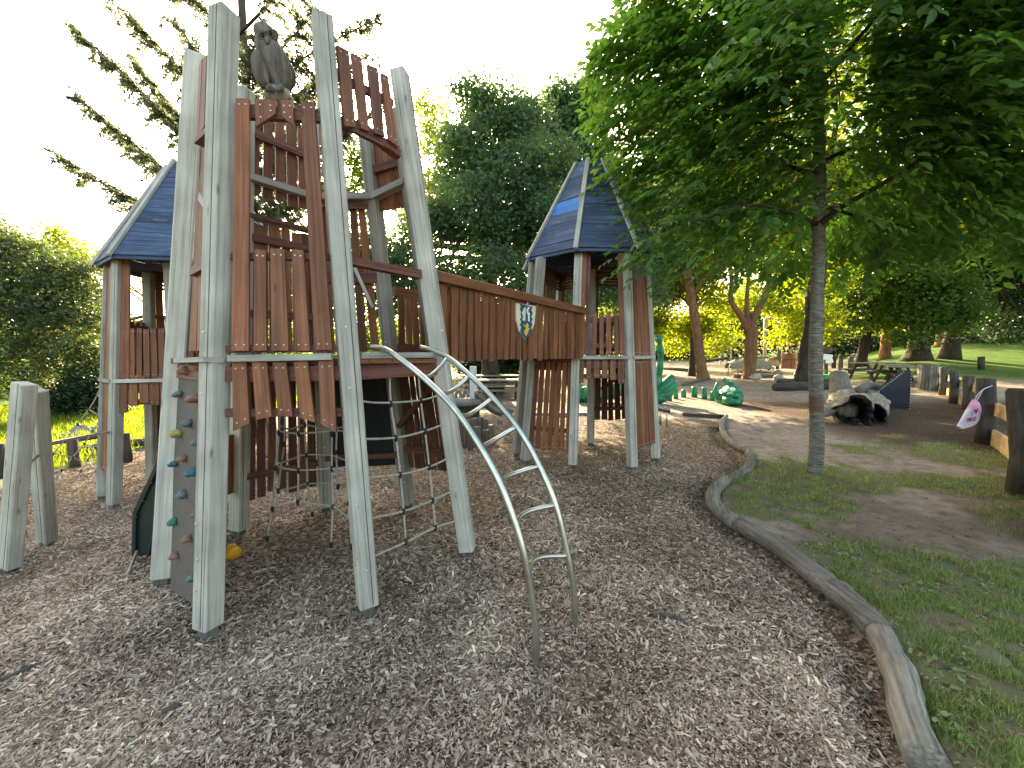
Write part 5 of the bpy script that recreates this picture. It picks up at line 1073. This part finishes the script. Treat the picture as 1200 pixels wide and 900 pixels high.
for k in range(6):
    a, b_ = PB2[k], PB2[k+1]; off = V((.13, .05, 0))
    for z, hh in ((.14, .27), (.62, .2)):
        n_ = 4 if k < 3 else 2
        for j in range(n_):
            p = a[0].lerp(b_[0], j/n_)+off; q = a[0].lerp(b_[0], (j+1)/n_)+off; bow = .12*math.sin(math.pi*j/n_); bow2 = .12*math.sin(math.pi*(j+1)/n_); p = p+V((bow, 0, z)); q = q+V((bow2, 0, z)); 
            bar('board', p, q+(p-q)*.01, hh, .045, M_SAND, pf, V((0, 0, 1)))
for k, (px, yt, yb) in enumerate(((977, 417, 429), (985, 416, 431), (997, 418, 435), (1150, 418, 430))):
    b_ = on(px, yb+3); MB().tube([b_-V((0, 0, .1)), at(px, yt, b_.y)], .13, 9).mk('post', M_LOGD, pf, True)
# bag on the post
pb, pt_ = PB[1]; Yg = pb.y-.16
def B_at(x_, y_, d=0): return at(x_, y_, Yg+d)
bagt = thing('drawstring_bag', 'pale pink and white drawstring bag hanging by its cords from a fence post', 'bag', B_at(1136, 500))
sec = [((1143.5, 470), 3.6), ((1144, 476), 7.5), ((1141, 484), 9), ((1137, 491), 9.2), ((1131, 497), 6.8), ((1124, 501), 3.0)]
vs = []; fs = []; ns = 18
for i, ((x_, y_), w_) in enumerate(sec):
    ax = V((-.62, 0, -.78)); c = B_at(x_, y_); u = V((.78, 0, -.62))*(w_/F*Yg)
    for j in range(ns):
        al = 2*math.pi*j/ns; fold = 1+.14*math.sin(al*5+i)*(1-i/6); vs.append(c+u*math.cos(al)*fold+V((0, 1, 0))*math.sin(al)*(.035+.04*math.sin(math.pi*i/5))*fold)
for i in range(len(sec)-1):
    for j in range(ns): a_ = i*ns+j; b2 = i*ns+(j+1) % ns; fs.append((a_, b2, b2+ns, a_+ns))
fs += [tuple(range(ns)), tuple(reversed(range((len(sec)-1)*ns, len(sec)*ns)))]
bo = mk('bag_body', vs, fs, [M_BAG, M_BAGW], bagt, None, True)
for i, p in enumerate(bo.data.polygons): p.material_index = 1 if i >= ns*2 else 0
bo.modifiers.new('s', 'SUBSURF').levels = 1; bo.modifiers['s'].render_levels = 1
for dx in (-1, 1): MB().tube(curve([B_at(1143+dx, 470), B_at(1147+dx*1.6, 463), B_at(1153, 456), B_at(1163, 452, .05)], 4), .007, 6).mk('cord', M_CORD, bagt, True)
def blk(pts, mat, name='print'): slab(name, [B_at(x_, y_, -.088) for x_, y_ in pts], V((0, -1, 0)), .004, mat, bagt)
blk([(1144, 485), (1141, 480.5), (1142.5, 479), (1144, 480.5), (1146, 478), (1147, 480)], M_INK, 'heart_print')
for q in ([(0, 0), (0, 6)], [(0, 6), (1.5, 3), (3, 6)], [(3, 6), (3, 0)], [(5, 0), (5, 6)], [(7, 6), (7, 0), (9.5, 0)], [(11, 0), (11, 6)], [(14, 6), (11.5, 3), (14, 0)]):
    pts = [B_at(1134+x_*.68, 494.5-y_*.75-x_*.12, -.09) for x_, y_ in q]; MB().tube(pts, .0055, 5).mk('letter', M_INKP, bagt)
for q in ([(0, 0), (0, 5)],): MB().tube([B_at(1138.5+x_, 487-y_*.5, -.088) for x_, y_ in q], .005, 5).mk('letter', M_INKP, bagt)
# lamp posts
for px, yb, yt, r_, lb in ((896.5, 428, 374, .07, 'pale grey lamp post with short head beyond the playground'), (857, 424, 396, .05, 'thin distant pale lamp post between the two orange trunks')):
    Y = 26 if r_ > .06 else 34; b_ = at(px, yb, Y); b_.z = h(b_.x, b_.y); t = thing('lamp_post', lb, 'lamp post', b_); t_ = at(px, yt, Y)
    MB().tube([b_-V((0, 0, .1)), t_], [r_*1.5, r_*1.3], 10).mk('pole', M_POST, t, True); MB().tube([t_, t_+V((.45, 0, .05)), t_+V((.6, 0, 0))], [.11, .12, .06], 8).mk('lamp_head', M_CREAM, t, True)
# red-brown paling fence and timber frame far away
t = thing('paling_fence', 'far red-brown upright paling fence beyond the spring rider', 'fence', on(928, 427)); Yp = 27
for k in range(17):
    x_ = 916.5+k*1.6; b_ = at(x_, 425.5, Yp); b_.z = h(b_.x, b_.y); bar('paling', b_, V((b_.x, b_.y, at(x_, 413.5+.9*math.sin(k), Yp).z)), 1.35/F*Yp, .04, M_SAND if k > 9 else M_RED, t)
bar('rail', at(916, 421, Yp+.05), at(943, 421, Yp+.05), .1, .05, M_RED, t, V((0, 0, 1)))
t = thing('crooked_gate', 'orange-brown timber beam on a crooked post beside the dark trunk', 'gate', on(913, 428)); Yq = 24
bar('beam', at(912, 399, Yq), at(941, 397.5, Yq), .22, .2, M_SAND, t, V((0, 0, 1))); limb([at(911, 427, Yq), at(913, 415, Yq), at(913, 399, Yq)], .14, .1, 8).mk('post', M_LOG, t, True); bar('post', at(939, 427, Yq), at(939, 399, Yq), .2, .2, M_SAND, t)
# spring rider
b_ = on(907, 436); Ys = b_.y; t = thing('spring_rider', 'small brown and white animal-shaped spring rider on the sand', 'spring rider', b_); r = lambda x_, y_, d=0: at(x_, y_, Ys+d)
MB().tube([r(906.5+1.1*math.cos(k*.9), 436-k*.22, .12*math.sin(k*.9)) for k in range(30)], .02, 5).mk('spring', M_STEELD, t, True)
slab('body', [r(900, 429), r(913, 429), r(914, 424), (r(909, 420)), r(905, 418.5), r(902, 420), r(899, 424)], V((0, -1, 0)), .12, M_SAND, t); slab('head', [r(898, 427), r(902, 427), r(903, 421), r(899, 420.5), r(896, 424)], V((0, -1, 0)), .14, M_WHITE, t)
bar('seat', r(905, 419), r(910, 420), .3, .05, M_RED, t, V((0, 1, 0))); MB().tube([r(901, 419, -.25), r(901, 419, .25)], .025, 6).mk('handle', M_STEEL, t, True)
for x_ in (901, 911): bar('leg', r(x_, 429), r(x_, 434), .14, .1, M_RAIL, t)
# upturned boat hull and hoops
Yh = 24; t = thing('boat_hull', 'grey upturned boat hull lying behind the stout forked trunk', 'boat', at(878, 432, Yh)); mb = MB(); N = 12; vs = []; fs = []
for i in range(N+1):
    s_ = i/N; x_ = 853+49*s_; wdt = .85*math.sin(math.pi*min(.97, .06+s_*.94))**.5; ht_ = 13*math.sin(math.pi*(.08+.86*s_))**.45
    for j in range(9):
        al = math.pi*j/8; p = at(x_, 432, Yh); vs.append(p+V((0, math.cos(al)*wdt, math.sin(al)*ht_/F*Yh)))
for i in range(N):
    for j in range(8): a_ = i*9+j; fs.append((a_, a_+9, a_+10, a_+1))
mk('hull', vs, fs, M_STONE, t, None, True); bar('keel', at(855, 420.5, Yh), at(900, 419, Yh), .08, .06, M_LOG, t, V((0, 0, 1)))
for cx_x, rad in ((859, 6), (887, 5)):
    Y = on(cx_x, 441).y; t = thing('climbing_hoop', 'thin steel climbing hoop %s the stout forked trunk' % ('left of' if cx_x < 870 else 'right of'), 'hoop', on(cx_x, 441), 'steel hoops'); MB().tube([at(cx_x+rad*math.cos(k/10*math.pi), 441-15*math.sin(k/10*math.pi)**.8, Y) for k in range(11)], .03, 6).mk('hoop_bar', M_STEELD, t, True)
# stones, logs, sand toys
for k, (px, py, rx, m_, lb) in enumerate(((885.5, 445, .27, M_PSTONE, 'pale stone at the foot of the stout forked trunk'), (912.5, 446, .26, M_PSTONE, 'pale stone at the left end of the sand pit boards'), (939, 443, .32, M_KNOT, 'dark rounded rock behind the sand pit boards'), (911, 439, .26, M_STONE, 'grey stone just behind the pale sand pit stone'), (1000, 418, .3, M_PSTONE, 'pale stone near the far fence posts'))):
    b_ = on(px, py); o = MB().blob(b_+V((0, 0, rx*.45)), (rx, rx*.8, rx*.6), None, 12, 8, .6).mk('stone', m_, None, True); tag(o, lb, 'stone')
for (x0, y0, x1, y1, r_, lb) in ((908, 458, 972, 456, .16, 'long dark log lying at the front of the sand pit'), (912, 450, 972, 449, .12, 'squared log behind the long dark log'), (800, 452, 830, 444, .07, 'low pale plank bench on the sand near the leaning trunk'), (765, 432, 812, 436, .1, 'dark rail lying left of the leaning trunk'), (812, 430, 852, 420, .09, 'dark sloping rail right of the leaning trunk'), (860, 443, 905, 442, .10, 'pale log lying in front of the forked trunk')):
    a, b_ = on(x0, y0), on(x1, y1)
    if 'sloping' in lb: a, b_ = at(x0, 427, 24), at(x1, 421, 26)
    o = MB().tube([a+V((0, 0, r_*.8)), a.lerp(b_, .5)+V((0, 0, r_*.9)), b_+V((0, 0, r_*.8))], [r_, r_*1.1, r_], 10).mk('fallen_log', M_LOGD if 'dark' in lb else M_LOG, None, True, M=frame(a, b_, V((0, 0, 1)))); tag(o, lb, 'log')
for px, py, m_, lb in ((949, 444, M_GRT, 'green plastic sand toy left of the slender near trunk'), (968, 445, M_GRT, 'larger green plastic sand toy right of the slender near trunk'), (949, 450, M_REDT, 'red plastic sand toy left of the near tree trunk')):
    b_ = on(px, py); mb = MB(); mb.tube([b_, b_+V((0, 0, .22)), b_+V((0, 0, .26))], [.24, .3, .2], 10); mb.tube([b_+V((-.26, 0, .2)), b_+V((-.2, 0, .42)), b_+V((.2, 0, .42)), b_+V((.26, 0, .2))], .02, 5); o = mb.mk('sand_toy', m_, None, True); tag(o, lb, 'toy')
b_ = on(968, 441); t = thing('notice_post', 'dark post carrying small white panels behind the near trunk', 'sign', b_); bar('post', b_, at(968, 408, b_.y), .12, .12, M_LOGD, t); bar('panel', at(965, 418, b_.y-.1), at(975, 419, b_.y-.1), .3, .05, M_WHITE, t, V((0, 0, 1))); bar('panel', at(968, 424, b_.y-.1), at(976, 423, b_.y-.1), .16, .05, M_WHITE, t, V((0, 0, 1))); MB().blob(at(969, 410, b_.y), (.28, .28, .2), None, 10, 6).mk('hood', M_LOGD, t, True)
# little playhouse frame far away
for px, lb in ((847, 'tiny pale timber frame far beyond the leaning trunk'),):
    Y = 30; t = thing('toy_house', lb, 'playhouse', at(px, 426, Y))
    for dx in (-3, 3): bar('post', at(px+dx, 427, Y), at(px+dx, 414, Y), .12, .12, M_WHITE, t)
    for yy in (415, 420): bar('beam', at(px-3.5, yy, Y), at(px+3.5, yy, Y), .12, .1, M_WHITE, t, V((0, 0, 1)))
# stump steps, white post, small slide under the bridge
for k, (px, yb, yt, w_) in enumerate(((546, 523, 487, 8), (551, 527, 491, 6), (557, 518, 490, 8), (563, 512, 489, 7), (569, 513, 491, 6), (559, 523, 500, 9), (569, 520, 504, 9), (575, 516, 498, 7), (540, 517, 489, 7))):
    b_ = on(px, yb); t_ = at(px, yt, b_.y); r_ = w_/2/F*b_.y
    o = MB().tube([b_-V((0, 0, .1)), t_-V((0, 0, .012)), t_], [r_, r_, r_*.93], 12).mk('stump_post', M_LOG, None, True); tag(o, ['tallest left grey stump post below the bridge', 'thin grey stump post second from left below the bridge', 'grey stump post in the second row below the white post', 'back grey stump post under the white post', 'back grey stump post right of the white post', 'wide low grey stump post at the front of the cluster', 'shortest wide grey stump post at front right', 'rightmost grey stump post of the cluster', 'grey stump post half hidden by the steel ladder'][k], 'post', 'stump posts below the bridge')
b_ = on(556, 500); t = thing('white_post', 'square white-topped post standing above the grey stump posts', 'post', b_); bar('upper_post', at(554.5, 467, b_.y), at(554.5, 429, b_.y), .13, .13, M_WHITE, t, bevel=.01); bar('lower_post', b_-V((0, 0, .1)), at(554.5, 467.2, b_.y), .16, .15, M_LOGD, t)
t = thing('play_platform', 'low round grey stone platform with small arches left of the white post', 'platform', on(540, 500)); b_ = on(541, 500); Y = b_.y
mb = MB(); mb.tube([b_-V((0, 0, .1)), V((b_.x, b_.y, at(0, 473, Y).z))], .38, 18); mb.mk('base', M_LOGD, t, True); MB().tube([V((b_.x, b_.y, at(0, 473, Y).z)), V((b_.x, b_.y, at(0, 467, Y).z))], .44, 18).mk('slab', M_STONE, t, True)
for x_ in (537, 546): MB().tube([at(x_+3*math.cos(k/8*math.pi), 466-8*math.sin(k/8*math.pi), Y) for k in range(9)], .035, 7).mk('arch', M_STONE, t, True)
t = thing('small_slide', 'low wooden slide running down to the right behind the stump posts', 'slide', on(578, 495)); q = curve([at(557, 463, 7.8), at(568, 475, 8.0), (at(580, 484, 8.2)), at(596, 488, 8.4)], 5); vs = []
for p in q: vs += [p, p+V((.1, .5, 0))]
o = mk('chute', vs, [(2*i, 2*i+2, 2*i+3, 2*i+1) for i in range(len(q)-1)], M_LOG, t); o.modifiers.new('s', 'SOLIDIFY').thickness = .04
for s_ in (0, 1): MB().tube([vs[2*i+s_]+V((0, 0, .05)) for i in range(len(q))], .04, 6).mk('side_board', M_LOG, t, True)
for x_ in (580, 591): bar('leg', on(x_, 498), at(x_, 487, 8.2), .08, .08, M_PSTONE, t)
# metal slide end at right tower
t = thing('slide', 'dull steel slide end curving out from behind the right tower', 'slide', on(780, 495)); q = curve([at(752, 440, 7.3), at(764, 470, 7.35), at(771, 480, 7.4), at(785, 484, 7.5)], 6); vs = []
for p in q: vs += [p+V((0, 0, .09)), p, p+V((.06, .42, 0)), p+V((.06, .42, .09))]
mk('chute', vs, [(4*i+j, 4*i+4+j, 4*i+5+j, 4*i+1+j) for i in range(len(q)-1) for j in range(3)], M_STEELD, t, None, True).modifiers.new('s', 'SOLIDIFY').thickness = .015
for d in (.0, .35): MB().tube([on(781, 500)+V((0, d, -.05)), V((on(781, 500).x, on(781, 500).y+d, at(0, 485, 7.45).z))], .022, 7).mk('leg', M_STEEL, t, True)
